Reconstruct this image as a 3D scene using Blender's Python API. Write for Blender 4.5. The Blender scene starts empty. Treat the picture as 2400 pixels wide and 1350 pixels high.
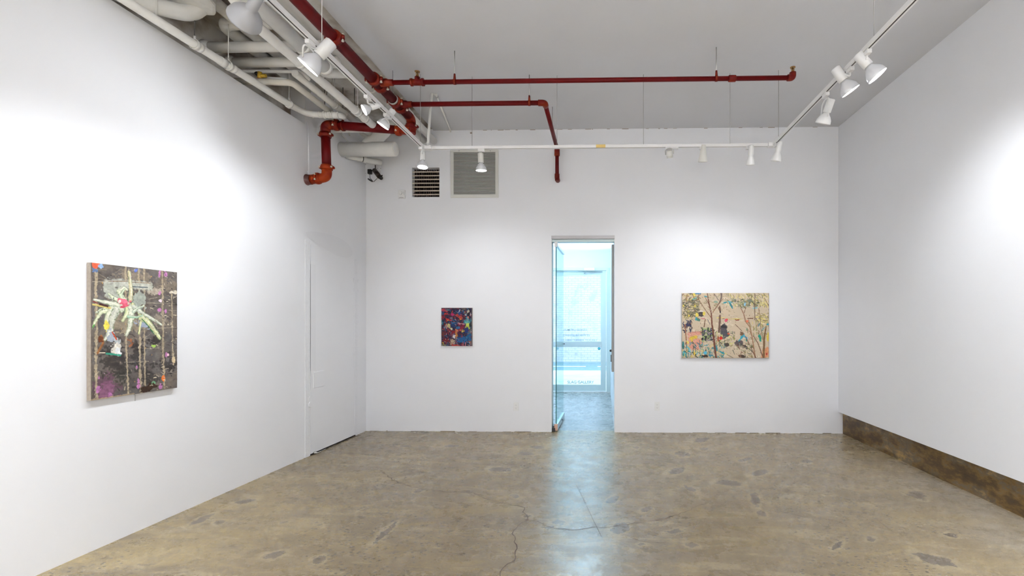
import bpy, bmesh, math, random
import numpy as np
from mathutils import Vector, Matrix
random.seed(7)
SC = bpy.context.scene
COL = SC.collection
PI = math.pi

# ---------------------------------------------------------------- camera
F, CX, HY, CAMZ = 1110.0, 1388.0, 755.0, 1.5
YAW = math.atan2(26, F)
cam = bpy.data.cameras.new('camera'); cam.sensor_width = 36; cam.lens = 36*F/2400
cam.shift_x = (1200-CX)/2400; cam.shift_y = (HY-675)/2400
cam.clip_start = .02; cam.clip_end = 200
co = bpy.data.objects.new('camera', cam); COL.objects.link(co)
co.location = (0, 0, CAMZ); co.rotation_euler = (PI/2, 0, YAW)
SC.camera = co
# ---------------------------------------------------------------- world, exposure
w = bpy.data.worlds.new('daylight'); SC.world = w; w.use_nodes = True
w.node_tree.nodes['Background'].inputs[0].default_value = (.52, .78, 1.0, 1)
w.node_tree.nodes['Background'].inputs[1].default_value = 4.0
vs = SC.view_settings
SC.display_settings.display_device = 'sRGB'
vs.view_transform = 'Standard'; vs.look = 'None'; vs.gamma = 1; vs.use_curve_mapping = False
vs.exposure = 0.46
try:
    SC.cycles.diffuse_bounces = 4; SC.cycles.glossy_bounces = 3; SC.cycles.max_bounces = 7; SC.cycles.transparent_max_bounces = 12; SC.cycles.adaptive_threshold = .1; SC.cycles.adaptive_min_samples = 16
    SC.cycles.sample_clamp_indirect = 6
    SC.cycles.caustics_reflective = False; SC.cycles.caustics_refractive = False
except Exception: pass
SPOT = 1.0      # overall scale of every lamp's own light
# sun on the street outside the glass door
sl = bpy.data.lights.new('sun', 'SUN'); sl.energy = 1.2; sl.angle = .03; sl.color = (.86, .93, 1)
so = bpy.data.objects.new('sun', sl); COL.objects.link(so); so.rotation_euler = (math.radians(42), 0, math.radians(-12))

# ---------------------------------------------------------------- helpers
_c, _s = math.cos(YAW), math.sin(YAW)
def ray(px, py):
    a = (px-CX)/F; b = (HY-py)/F
    return Vector((_c*a - _s, _s*a + _c, b))
O = Vector((0, 0, CAMZ))
def onY(px, py, Y): d = ray(px, py); return O + d*(Y/d.y)
def onX(px, py, X): d = ray(px, py); return O + d*(X/d.x)
def onZ(px, py, Z): d = ray(px, py); return O + d*((Z-CAMZ)/d.z)

def tag(o, label=None, cat=None, group=None, kind=None):
    if label: o['label'] = label
    if cat: o['category'] = cat
    if group: o['group'] = group
    if kind: o['kind'] = kind
    return o
def thing(name, label, cat, loc=(0, 0, 0), rz=0, group=None):
    o = bpy.data.objects.new(name, None); COL.objects.link(o)
    o.empty_display_size = .05; o.location = loc; o.rotation_euler = (0, 0, rz)
    bpy.context.view_layer.update()
    return tag(o, label, cat, group)
class MB:
    def __init__(s): s.v = []; s.f = []; s.sm = []
    def add(s, vs_, fs, smooth=False):
        n = len(s.v); s.v += [tuple(v) for v in vs_]; s.f += [tuple(i+n for i in f) for f in fs]; s.sm += [smooth]*len(fs); return s
    def box(s, a, b, M=None):
        x0, y0, z0 = a; x1, y1, z1 = b
        vv = [Vector(p) for p in ((x0,y0,z0),(x1,y0,z0),(x1,y1,z0),(x0,y1,z0),(x0,y0,z1),(x1,y0,z1),(x1,y1,z1),(x0,y1,z1))]
        if M is not None: vv = [M @ p for p in vv]
        return s.add(vv, [(0,3,2,1),(4,5,6,7),(0,1,5,4),(1,2,6,5),(2,3,7,6),(3,0,4,7)])
    def tube(s, pts, r, n=16, fillet=0, cap=True, segs=6):
        pts = [Vector(p) for p in pts]
        if fillet and len(pts) > 2:
            out = [pts[0]]
            for i in range(1, len(pts)-1):
                a, b, c = pts[i-1], pts[i], pts[i+1]
                d1 = (a-b); d2 = (c-b); f = min(fillet, d1.length*.49, d2.length*.49)
                p1 = b+d1.normalized()*f; p2 = b+d2.normalized()*f
                for k in range(segs+1):
                    t = k/segs; out.append(p1*(1-t)**2 + b*2*t*(1-t) + p2*t*t)
            out.append(pts[-1]); pts = out
        rs = r if isinstance(r, (list, tuple)) else [r]*len(pts)
        T = []
        for i in range(len(pts)):
            a = pts[max(0, i-1)]; b = pts[min(len(pts)-1, i+1)]; T.append((b-a).normalized())
        up = Vector((0, 0, 1)) if abs(T[0].z) < .9 else Vector((0, 1, 0))
        N = (up - T[0]*up.dot(T[0])).normalized()
        vv = []; fs = []
        for i, p in enumerate(pts):
            if i: N = (N - T[i]*N.dot(T[i])).normalized()
            B = T[i].cross(N)
            for k in range(n):
                a = 2*PI*k/n; vv.append(p + (N*math.cos(a)+B*math.sin(a))*rs[i])
        for i in range(len(pts)-1):
            for k in range(n):
                k2 = (k+1) % n; fs.append((i*n+k, i*n+k2, (i+1)*n+k2, (i+1)*n+k))
        s.add(vv, fs, True)
        if cap:
            m = len(s.v)-len(vv)
            s.f += [tuple(m+k for k in reversed(range(n))), tuple(m+(len(pts)-1)*n+k for k in range(n))]; s.sm += [False, False]
        return s
    def lathe(s, prof, o, d, n=24, capend=True):
        """prof: (distance along d, radius)"""
        d = Vector(d).normalized(); o = Vector(o)
        return s.tube_r([o+d*a for a, _ in prof], [b for _, b in prof], d, n, capend)
    def tube_r(s, pts, rs, d, n, cap=True):
        up = Vector((0, 0, 1)) if abs(d.z) < .9 else Vector((0, 1, 0))
        N = (up-d*up.dot(d)).normalized(); B = d.cross(N); vv = []; fs = []
        for p, r in zip(pts, rs):
            for k in range(n):
                a = 2*PI*k/n; vv.append(p+(N*math.cos(a)+B*math.sin(a))*max(r, 1e-4))
        for i in range(len(pts)-1):
            for k in range(n):
                k2 = (k+1) % n; fs.append((i*n+k, i*n+k2, (i+1)*n+k2, (i+1)*n+k))
        m = len(s.v); s.add(vv, fs, True)
        if cap:
            s.f += [tuple(m+k for k in reversed(range(n))), tuple(m+(len(pts)-1)*n+k for k in range(n))]; s.sm += [False, False]
        return s
    def sphere(s, c, r, n=12, sc=(1, 1, 1)):
        vv = []; fs = []; m = n//2
        for i in range(m+1):
            th = PI*i/m
            for k in range(n):
                a = 2*PI*k/n
                vv.append((c[0]+r*sc[0]*math.sin(th)*math.cos(a), c[1]+r*sc[1]*math.sin(th)*math.sin(a), c[2]+r*sc[2]*math.cos(th)))
        for i in range(m):
            for k in range(n):
                k2 = (k+1) % n; fs.append((i*n+k, (i+1)*n+k, (i+1)*n+k2, i*n+k2))
        return s.add(vv, fs, True)
    def build(s, name, mat, parent=None, bevel=0):
        me = bpy.data.meshes.new(name); me.from_pydata(s.v, [], s.f)
        me.polygons.foreach_set('use_smooth', s.sm); me.materials.append(mat); me.update()
        o = bpy.data.objects.new(name, me); COL.objects.link(o)
        if parent is not None:
            o.parent = parent
            M = Matrix.Identity(4); q = parent
            while q is not None:
                M = q.matrix_basis @ M if True else M; q = q.parent
            # verts are given in world space: bring them into the parent's frame
            me.transform(M.inverted())
        if bevel:
            b = o.modifiers.new('bevel', 'BEVEL'); b.width = bevel; b.segments = 2; b.limit_method = 'ANGLE'
        return o
def struct(o, **k): return tag(o, kind='structure', **k)

# ---------------------------------------------------------------- materials
MATS = {}
def mat(name, col, rough=.6, metal=0, emit=0, bump=0, bscale=40, var=0, vscale=6, col2=None, spec=.5):
    if name in MATS: return MATS[name]
    m = bpy.data.materials.new(name); m.use_nodes = True; nt = m.node_tree; N = nt.nodes; L = nt.links
    b = N['Principled BSDF']; b.inputs['Roughness'].default_value = rough; b.inputs['Metallic'].default_value = metal
    b.inputs['Specular IOR Level'].default_value = spec
    tc = N.new('ShaderNodeTexCoord')
    n = N.new('ShaderNodeTexNoise'); n.inputs['Scale'].default_value = vscale; n.inputs['Detail'].default_value = 5
    L.new(tc.outputs['Object'], n.inputs['Vector'])
    mx = N.new('ShaderNodeMix'); mx.data_type = 'RGBA'
    c2 = col2 or tuple(max(0, c*(1-var)) for c in col)
    mx.inputs[6].default_value = (*col, 1); mx.inputs[7].default_value = (*c2, 1)
    mr = N.new('ShaderNodeMapRange'); mr.inputs[1].default_value = .42; mr.inputs[2].default_value = .68
    L.new(n.outputs[0], mr.inputs[0]); L.new(mr.outputs[0], mx.inputs[0])
    L.new(mx.outputs[2], b.inputs['Base Color'])
    if emit:
        b.inputs['Emission Color'].default_value = (1, 1, 1, 1); b.inputs['Emission Strength'].default_value = emit
    if bump:
        n2 = N.new('ShaderNodeTexNoise'); n2.inputs['Scale'].default_value = bscale; n2.inputs['Detail'].default_value = 3
        L.new(tc.outputs['Object'], n2.inputs['Vector'])
        bp = N.new('ShaderNodeBump'); bp.inputs['Strength'].default_value = bump; bp.inputs['Distance'].default_value = .004
        L.new(n2.outputs[0], bp.inputs['Height']); L.new(bp.outputs[0], b.inputs['Normal'])
    MATS[name] = m; return m
M_wall = mat('wall paint', (.865, .87, .90), .75, bump=.06, bscale=60, var=.012, vscale=2, spec=.2)
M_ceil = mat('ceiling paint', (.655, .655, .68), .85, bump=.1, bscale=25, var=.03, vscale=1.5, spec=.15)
M_old = mat('old plaster', (.70, .68, .65), .9, bump=.9, bscale=18, col2=(.30, .245, .20), vscale=4, spec=.1)
M_pipe = mat('white pipe paint', (.78, .77, .74), .5, bump=.12, bscale=35, var=.06, vscale=9)
M_pipeb = mat('cream pipe paint', (.74, .70, .62), .5, bump=.12, bscale=35, var=.07, vscale=9)
M_wrap = mat('plaster wrap', (.76, .75, .72), .8, bump=.8, bscale=22, var=.12, vscale=12)
M_red = mat('red sprinkler paint', (.105, .0006, .001), .5, var=.2, vscale=7, spec=.18)
M_redc = mat('red coupling paint', (.11, .002, .0015), .5, col2=(.20, .020, .003), vscale=14, bump=.2, spec=.2)
M_or = mat('orange red primer', (.30, .034, .004), .5, col2=(.19, .010, .003), vscale=14, bump=.2, spec=.15)
M_brass = mat('brass', (.36, .20, .07), .35, .9)
M_steel = mat('galvanised steel', (.55, .54, .52), .38, .9, var=.15)
M_bolt = mat('bolt', (.72, .68, .58), .35, .8)
M_drod = mat('dark threaded rod', (.10, .09, .085), .5, .6)
M_rod = mat('thin hanger rod', (.34, .33, .32), .5, .4)
M_wrod = mat('painted hanger rod', (.72, .70, .67), .5)
M_track = mat('track white', (.83, .82, .82), .4)
M_slot = mat('track slot', (.045, .035, .03), .7)
M_lamp = mat('lamp enamel white', (.80, .80, .80), .35)
M_lampc = mat('lamp enamel cream', (.70, .69, .65), .4)
M_greyl = mat('lamp enamel grey', (.34, .34, .35), .5)
M_glow = mat('lit lens', (1, 1, 1), .4, emit=6)
M_dim = mat('lit lens seen from the side', (1, 1, 1), .4, emit=2.5)
M_refl = mat('bulb reflector', (.74, .75, .78), .25, .25)
M_black = mat('black plastic', (.012, .011, .011), .35)
M_dark = mat('dark void', (.012, .008, .008), .9)
M_vent = mat('vent enamel', (.66, .65, .61), .45)
M_slat = mat('aged slats', (.62, .55, .44), .5, var=.2, vscale=20)
M_fin = mat('rusty fins', (.14, .085, .07), .6, .3, var=.4, vscale=25)
M_white = mat('white plastic', (.84, .84, .84), .35)
M_mark = mat('grey mark', (.25, .24, .24), .6)
M_tape = mat('yellow label', (.62, .44, .14), .5)
M_yel = mat('yellow valve', (.58, .36, .03), .4, var=.3, vscale=30)
M_lin = mat('raw linen', (.42, .36, .30), .9, bump=.3, bscale=200, var=.15, vscale=60)
M_alu = mat('brushed aluminium', (.62, .70, .70), .3, .75)
M_frame = mat('door frame pale', (.60, .70, .70), .4, .2)
M_greyp = mat('grey panel', (.42, .40, .38), .5)
M_pink = mat('pivot block', (.60, .36, .27), .5, .2)
M_edge = mat('glass edge', (.0, .10, .10), .12)
M_spk = mat('spackle', (.85, .855, .885), .9, bump=.8, bscale=45, var=.03, vscale=30, spec=.1)
M_patch = mat('touch up paint', (.835, .84, .87), .9, spec=.1)
M_letter = mat('vinyl lettering', (.16, .22, .24), .5)

def glass_mat(name, tint, ref=.5):
    m = bpy.data.materials.new(name); m.use_nodes = True; nt = m.node_tree; N = nt.nodes; L = nt.links
    N.remove(N['Principled BSDF']); out = N['Material Output']
    tr = N.new('ShaderNodeBsdfTransparent'); tr.inputs[0].default_value = (*tint, 1)
    gl = N.new('ShaderNodeBsdfGlossy'); gl.inputs['Roughness'].default_value = .02
    fr = N.new('ShaderNodeFresnel'); fr.inputs[0].default_value = 1.45
    mu = N.new('ShaderNodeMath'); mu.operation = 'MULTIPLY'; mu.inputs[1].default_value = ref
    mx = N.new('ShaderNodeMixShader')
    L.new(fr.outputs[0], mu.inputs[0]); L.new(mu.outputs[0], mx.inputs[0])
    L.new(tr.outputs[0], mx.inputs[1]); L.new(gl.outputs[0], mx.inputs[2]); L.new(mx.outputs[0], out.inputs[0])
    return m
M_glass = glass_mat('tinted door glass', (.80, .93, .93))
M_clear = glass_mat('clear street glass', (.90, .96, .97), .6)

def brick_mat():
    m = bpy.data.materials.new('painted brick'); m.use_nodes = True; nt = m.node_tree; N = nt.nodes; L = nt.links
    b = N['Principled BSDF']; b.inputs['Roughness'].default_value = .8
    tc = N.new('ShaderNodeTexCoord'); mp = N.new('ShaderNodeMapping'); mp.inputs['Rotation'].default_value = (PI/2, 0, 0)
    br = N.new('ShaderNodeTexBrick'); br.inputs['Scale'].default_value = 1; br.inputs['Brick Width'].default_value = .24
    br.inputs['Row Height'].default_value = .085; br.inputs['Mortar Size'].default_value = .008
    br.inputs['Color1'].default_value = (0.51, 0.46, 0.48, 1); br.inputs['Color2'].default_value = (0.47, 0.42, 0.44, 1)
    br.inputs['Mortar'].default_value = (0.31, 0.29, 0.31, 1)
    n = N.new('ShaderNodeTexNoise'); n.inputs['Scale'].default_value = 2.2; n.inputs['Detail'].default_value = 8; n.inputs['Roughness'].default_value = .75
    mx = N.new('ShaderNodeMix'); mx.data_type = 'RGBA'; mx.inputs[7].default_value = (0.35, 0.32, 0.36, 1)
    mr = N.new('ShaderNodeMapRange'); mr.inputs[1].default_value = .52; mr.inputs[2].default_value = .62
    L.new(tc.outputs['Object'], mp.inputs[0]); L.new(mp.outputs[0], br.inputs['Vector']); L.new(tc.outputs['Object'], n.inputs['Vector'])
    L.new(n.outputs[0], mr.inputs[0]); L.new(mr.outputs[0], mx.inputs[0]); L.new(br.outputs[0], mx.inputs[6]); L.new(mx.outputs[2], b.inputs['Base Color'])
    return m
M_brick = brick_mat()

def floor_mat():
    m = bpy.data.materials.new('sealed concrete'); m.use_nodes = True; nt = m.node_tree; N = nt.nodes; L = nt.links
    b = N['Principled BSDF']
    geo = N.new('ShaderNodeNewGeometry'); pos = geo.outputs['Position']
    def noise(scale, detail=6, rough=.6, mapping=None, dist=0):
        n = N.new('ShaderNodeTexNoise'); n.inputs['Scale'].default_value = scale; n.inputs['Detail'].default_value = detail
        n.inputs['Roughness'].default_value = rough; n.inputs['Distortion'].default_value = dist
        if mapping:
            mp = N.new('ShaderNodeMapping'); mp.inputs['Rotation'].default_value = (0, 0, mapping[0]); mp.inputs['Scale'].default_value = (mapping[1], mapping[2], 1)
            L.new(pos, mp.inputs[0]); L.new(mp.outputs[0], n.inputs['Vector'])
        else: L.new(pos, n.inputs['Vector'])
        return n.outputs[0]
    def rng(x, a, c, lo=0, hi=1):
        r = N.new('ShaderNodeMapRange'); r.inputs[1].default_value = a; r.inputs[2].default_value = c; r.inputs[3].default_value = lo; r.inputs[4].default_value = hi
        L.new(x, r.inputs[0]); return r.outputs[0]
    def mix(f, A, B):
        x = N.new('ShaderNodeMix'); x.data_type = 'RGBA'
        if isinstance(f, float): x.inputs[0].default_value = f
        else: L.new(f, x.inputs[0])
        for i, c in ((6, A), (7, B)):
            if isinstance(c, tuple): x.inputs[i].default_value = (*c, 1)
            else: L.new(c, x.inputs[i])
        return x.outputs[2]
    def ma(op, a, c):
        x = N.new('ShaderNodeMath'); x.operation = op
        for i, v in enumerate((a, c)):
            if isinstance(v, (int, float)): x.inputs[i].default_value = v
            else: L.new(v, x.inputs[i])
        return x.outputs[0]
    tan = (.262, .196, .104); grey = (.205, .160, .098); yel = (.38, .285, .12); pale = (.46, .375, .225); slate = (.158, .124, .086)
    big = noise(.55, 3, .5)
    c = mix(rng(big, .38, .62), tan, grey)
    c = mix(rng(noise(1.1, 5, .6, (.35, 1, 2.2)), .5, .68, 0, .55), c, yel)
    # trowel sweeps: streaky pale and ochre skims
    c = mix(rng(noise(2.3, 7, .72, (.5, .7, 2.4), .8), .545, .585, 0, .6), c, pale)
    c = mix(rng(noise(3.2, 7, .74, (-.4, .8, 2.6), 1.0), .56, .585, 0, .55), c, yel)
    c = mix(rng(noise(2.7, 7, .74, (.1, .8, 2.2), .9), .60, .615, 0, .6), c, slate)
    at5 = N.new('ShaderNodeAttribute'); at5.attribute_name = 'lamp_light'  # paler towards the right: lamp light painted into the floor colour
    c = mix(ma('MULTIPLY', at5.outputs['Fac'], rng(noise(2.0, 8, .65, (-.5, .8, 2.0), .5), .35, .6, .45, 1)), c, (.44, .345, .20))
    # grey bare patches where the skim has gone, laid out one by one
    at = N.new('ShaderNodeAttribute'); at.attribute_name = 'patch'
    d = ma('ADD', at.outputs['Fac'], rng(noise(10, 6, .78), 0, 1, -1.25, 1.25))
    c = mix(rng(d, .2, .8, .85, 0), c, pale)
    c = mix(rng(d, -.02, .06, 1.0, 0), c, slate)
    # white dust along the plinth on the right
    at2 = N.new('ShaderNodeAttribute'); at2.attribute_name = 'dust'
    c = mix(ma('MULTIPLY', at2.outputs['Fac'], rng(noise(1.7, 6, .65), .3, .65)), c, (.70, .66, .60))
    # ochre tint towards the left wall
    at3 = N.new('ShaderNodeAttribute'); at3.attribute_name = 'ochre'
    c = mix(ma('MULTIPLY', at3.outputs['Fac'], rng(noise(1.9, 8, .65, (.9, .8, 2.2), .5), .42, .58)), c, (.42, .32, .15))
    # passage floor greyed: stands in for its bluish daylight sheen
    at4 = N.new('ShaderNodeAttribute'); at4.attribute_name = 'passage'
    c = mix(at4.outputs['Fac'], c, mix(rng(noise(3.2, 6, .75, (.1, .8, 2.2), .8), .42, .62), (.34, .35, .37), (.22, .23, .25)))
    # fine grit
    c = mix(rng(noise(48, 5, .75), .42, .72, 0, .6), c, slate)
    c = mix(rng(noise(70, 3, .7), .56, .70, 0, .4), c, pale)
    # pits
    vo = N.new('ShaderNodeTexVoronoi'); vo.voronoi_dimensions = '2D'; vo.inputs['Scale'].default_value = 24; vo.inputs['Randomness'].default_value = 1
    mp = N.new('ShaderNodeMapping'); mp.inputs['Rotation'].default_value = (0, 0, .25); mp.inputs['Scale'].default_value = (.75, 1.3, 1)
    L.new(pos, mp.inputs[0]); L.new(mp.outputs[0], vo.inputs['Vector'])
    pit = ma('MULTIPLY', rng(vo.outputs['Distance'], .15, .20, 1, 0), rng(noise(.8, 3, .5), .49, .56))
    rnd = N.new('ShaderNodeSeparateColor'); L.new(vo.outputs['Color'], rnd.inputs[0])
    pit = ma('MULTIPLY', pit, rng(rnd.outputs[0], .45, .46))
    c = mix(ma('MULTIPLY', pit, .8), c, (.075, .07, .068))
    L.new(c, b.inputs['Base Color'])
    ro = rng(noise(6, 5, .7), .35, .7, .20, .40)
    L.new(ro, b.inputs['Roughness'])
    b.inputs['IOR'].default_value = 1.5; b.inputs['Specular IOR Level'].default_value = .6
    bp = N.new('ShaderNodeBump'); bp.inputs['Strength'].default_value = .28; bp.inputs['Distance'].default_value = .004
    h = ma('ADD', noise(14, 6, .7), ma('MULTIPLY', pit, -.6)); L.new(h, bp.inputs['Height']); L.new(bp.outputs[0], b.inputs['Normal'])
    return m
M_floor = floor_mat()

def plinth_mat():
    m = bpy.data.materials.new('stained plinth'); m.use_nodes = True; nt = m.node_tree; N = nt.nodes; L = nt.links
    b = N['Principled BSDF']; b.inputs['Roughness'].default_value = .45
    tc = N.new('ShaderNodeNewGeometry')
    def nz(s, sc, d=7):
        n = N.new('ShaderNodeTexNoise'); n.inputs['Scale'].default_value = s; n.inputs['Detail'].default_value = d; n.inputs['Roughness'].default_value = .68
        mp = N.new('ShaderNodeMapping'); mp.inputs['Scale'].default_value = sc; L.new(tc.outputs['Position'], mp.inputs[0]); L.new(mp.outputs[0], n.inputs['Vector']); return n
    r = N.new('ShaderNodeValToRGB'); L.new(nz(2.4, (1, 1, 2.5)).outputs[0], r.inputs[0])
    e = r.color_ramp.elements; e[0].position = .32; e[0].color = (.028, .018, .009, 1); e[1].position = .68; e[1].color = (.42, .27, .09, 1)
    for p, cc in ((.45, (.085, .048, .018, 1)), (.52, (.19, .11, .032, 1)), (.57, (.14, .108, .075, 1))):
        k = e.new(p); k.color = cc
    n2 = nz(8, (1, 1, 1)); mr = N.new('ShaderNodeMapRange'); mr.inputs[1].default_value = .5; mr.inputs[2].default_value = .66; mr.inputs[4].default_value = .6; L.new(n2.outputs[0], mr.inputs[0])
    mx = N.new('ShaderNodeMix'); mx.data_type = 'RGBA'; mx.inputs[7].default_value = (.05, .035, .022, 1); L.new(mr.outputs[0], mx.inputs[0]); L.new(r.outputs[0], mx.inputs[6])
    L.new(mx.outputs[2], b.inputs['Base Color'])
    return m
M_plinth = plinth_mat()

# ================================================================ THE SETTING
BY = 6.45                                   # inner face of the back wall
CEIL = 4.13
XL = onY(858, 1012, BY).x
LS = math.tan(math.atan2(1440-CX, F)-YAW)   # the left wall opens out slightly towards the far end
def wl(y): return XL + (y-BY)*LS
XR = onY(1965, 963, BY).x
Y0 = -3.2                                   # behind the camera
DX0, DX1 = onY(1293, 800, BY).x, onY(1440, 800, BY).x
DZ = onY(1366, 560, BY).z
WT = .20                                    # back wall thickness
HXR = DX1; HXL = -2.7; FY = 10.15; HCE = 3.25

# floor: one grid with painted-by-hand wear fields, plus painted light on the right and in the passage
def build_floor():
    st = .05; xs = np.arange(-3.75, 3.60+st, st); ys = np.arange(Y0-.2, FY+.16, st)
    X, Y = np.meshgrid(xs, ys); nx, ny = len(xs), len(ys)
    v = np.stack([X.ravel(), Y.ravel(), np.zeros(X.size)], 1)
    i = np.arange((ny-1)*(nx-1)); r = i//(nx-1); c = i % (nx-1); a = r*nx+c
    f = np.stack([a, a+1, a+nx+1, a+nx], 1)
    me = bpy.data.meshes.new('floor'); me.vertices.add(len(v)); me.vertices.foreach_set('co', v.ravel())
    me.loops.add(f.size); me.loops.foreach_set('vertex_index', f.ravel().astype(np.int32))
    me.polygons.add(len(f)); me.polygons.foreach_set('loop_start', np.arange(0, f.size, 4, dtype=np.int32))
    me.update(calc_edges=True); me.validate()
    P = [(899,1251,28,-24,9),(1175,1100,28,1,5),(1259,1048,15,1,4),(1231,1063,19,1,4),(1599,1064,18,2,6),(1587,1103,20,-4,7),(1644,1032,17,-2,4),(1490,1049,8,0,4),
         (1437,1171,15,-6,8),(1209,1163,13,3,5),(1516,1193,15,-3,6),(1452,1238,22,-4,13),(1287,1238,19,2,5),(1310,1224,17,3,6),(1237,1209,11,2,5),(1621,1278,17,4,6),
         (1505,1277,12,1,5),(1580,1245,22,-3,5),(574,1176,24,-4,5),(471,1219,30,-14,6),(512,1224,14,-3,5),(666,1225,13,0,5),(749,1229,12,2,6),(644,1300,26,-5,8),
         (747,1311,17,-4,9),(404,1296,24,-7,6),(355,1317,30,-10,9),(1643,1030,18,-2,4),(1650,1052,12,1,3),(1747,1077,14,-2,4),(1890,1081,15,1,4),(1780,1108,22,-4,6),
         (1770,1170,11,4,16),(1710,1132,30,3,7),(1785,1204,12,2,8),(2150,1160,22,5,9),(1963,1278,15,-6,8),(2190,1312,50,13,10),(1638,1163,8,3,4),(1617,1145,16,6,5),
         (2040,1263,12,1,6),(1620,1277,18,4,6),(980,1150,12,-2,4),(2230,1255,20,3,5),(1060,1045,16,0,3),(950,1045,14,0,3)]
    D = np.full(X.size, 9.0)
    for (px, py, vx, vy, mn) in P:
        c0 = onZ(px, py, 0); u = onZ(px+vx, py+vy, 0)-c0; wv = onZ(px, py+mn, 0)-c0
        A = np.array([[u.x, wv.x], [u.y, wv.y]]); Ai = np.linalg.inv(A)
        q = (v[:, :2]-np.array([c0.x, c0.y])) @ Ai.T
        D = np.minimum(D, np.sqrt((q**2).sum(1))-1)
    D = np.minimum(D, 4)
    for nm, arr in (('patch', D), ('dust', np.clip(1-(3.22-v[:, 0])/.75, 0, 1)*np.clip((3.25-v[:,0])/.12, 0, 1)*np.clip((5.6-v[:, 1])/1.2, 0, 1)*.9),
                    ('lamp_light', np.clip((v[:, 0]-.6)/2.2, 0, 1)*.5), ('passage', np.clip((v[:, 1]-6.52)/.05, 0, 1)*.85), ('ochre', np.clip(1-(v[:, 0]+3.2)/1.6, 0, 1)*np.clip((5.3-v[:, 1])/2, 0, 1))):
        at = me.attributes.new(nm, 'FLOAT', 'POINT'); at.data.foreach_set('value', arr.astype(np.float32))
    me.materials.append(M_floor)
    o = bpy.data.objects.new('floor', me); COL.objects.link(o); struct(o)
    # cracks and the saw cut
    M_crack = mat('crack', (.09, .06, .045), .9)
    cr = [([(885,1098),(905,1112),(920,1125),(960,1140),(1005,1148),(1045,1153),(1110,1155),(1135,1168),(1170,1177),(1200,1184),(1230,1190),(1225,1200),(1237,1216),(1215,1232),(1203,1245),(1205,1270),(1212,1285),(1205,1315),(1180,1330),(1172,1350),(1165,1390)], .0075, 1),
          ([(1237,1218),(1260,1222),(1275,1230),(1300,1238),(1345,1242),(1400,1235),(1420,1237),(1470,1230),(1500,1225),(1540,1220),(1580,1208),(1612,1197),(1630,1188),(1655,1181)], .006, 1),
          ([(1351,1137),(1370,1175),(1392,1222),(1410,1258)], .0035, 0),
          ([(800,1063),(870,1066),(900,1070),(950,1064)], .005, 1), ([(1820,1197),(1880,1210),(1930,1214),(1960,1220),(2010,1245)], .003, 1),
          ([(1545,1060),(1580,1087)], .004, 1), ([(2055,1218),(2095,1248),(2130,1250)], .003, 0), ([(1460,1252),(1500,1268),(1560,1272)], .003, 1)]
    rn = random.Random(3)
    for pts, wd, jag in cr:
        P3 = [onZ(x, y, .0006) for x, y in pts]; Q = [P3[0]]
        for a, b in zip(P3, P3[1:]):
            n = max(1, int((b-a).length/.035)) if jag else 1; nrm = Vector((-(b-a).y, (b-a).x, 0)).normalized()
            for k in range(1, n+1):
                Q.append(a.lerp(b, k/n) + nrm*rn.uniform(-.011, .011)*jag*(k < n))
        vv = []; fs = []
        for k, p in enumerate(Q):
            t = (Q[min(k+1, len(Q)-1)]-Q[max(k-1, 0)]).normalized(); nn = Vector((-t.y, t.x, 0)); h = wd/2*(rn.uniform(.45, 1.4) if jag else 1)
            vv += [p+nn*h, p-nn*h]
            if k: fs.append((2*k-2, 2*k-1, 2*k+1, 2*k))
        MB().add(vv, fs).build('crack', M_crack, o)
    return o
floor = build_floor()

# back wall with the doorway and the vent recess
VX0, VX1 = onY(962, 400, BY).x, onY(1031, 400, BY).x; VZ0, VZ1 = onY(960, 462, BY).z, onY(960, 390, BY).z
HX0, HX1 = -4.0, 3.7
m = MB()
m.box((HX0, BY, 0), (DX0, BY+WT, VZ0)).box((DX1, BY, 0), (HX1, BY+WT, DZ)).box((DX0, BY, DZ), (HX1, BY+WT, VZ0)) if False else None
m.box((HX0, BY, -.05), (DX0, BY+WT, DZ)); m.box((DX1, BY, -.05), (HX1, BY+WT, DZ)); m.box((HX0, BY, DZ), (HX1, BY+WT, VZ0))
m.box((HX0, BY, VZ0), (VX0, BY+WT, VZ1)); m.box((VX1, BY, VZ0), (HX1, BY+WT, VZ1)); m.box((HX0, BY, VZ1), (HX1, BY+WT, CEIL+.4))
struct(m.build('wall_back', M_wall))
# left wall: thin furred-out lining that stops short, older wall behind it, full height near the corner
ang = math.atan(LS)
def lbox(mb, y0, y1, d0, d1, z0, z1):       # d = distance into the room from the left wall plane
    pts = [(wl(y0)+d0, y0), (wl(y0)+d1, y0), (wl(y1)+d1, y1), (wl(y1)+d0, y1)]
    mb.add([(x, y, z) for z in (z0, z1) for x, y in pts], [(0,3,2,1),(4,5,6,7),(0,1,5,4),(1,2,6,5),(2,3,7,6),(3,0,4,7)]); return mb
LTOP = 3.69; LEND = 5.16
m = MB(); lbox(m, Y0-.2, LEND, -.16, 0, -.05, LTOP); lbox(m, LEND, BY+.02, -.16, 0, -.05, CEIL+.1)
struct(m.build('wall_left', M_wall))
m = MB(); lbox(m, Y0-.2, LEND+.05, -.45, -.16, 3.3, CEIL+.3)
struct(m.build('wall_upper', M_old))
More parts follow.
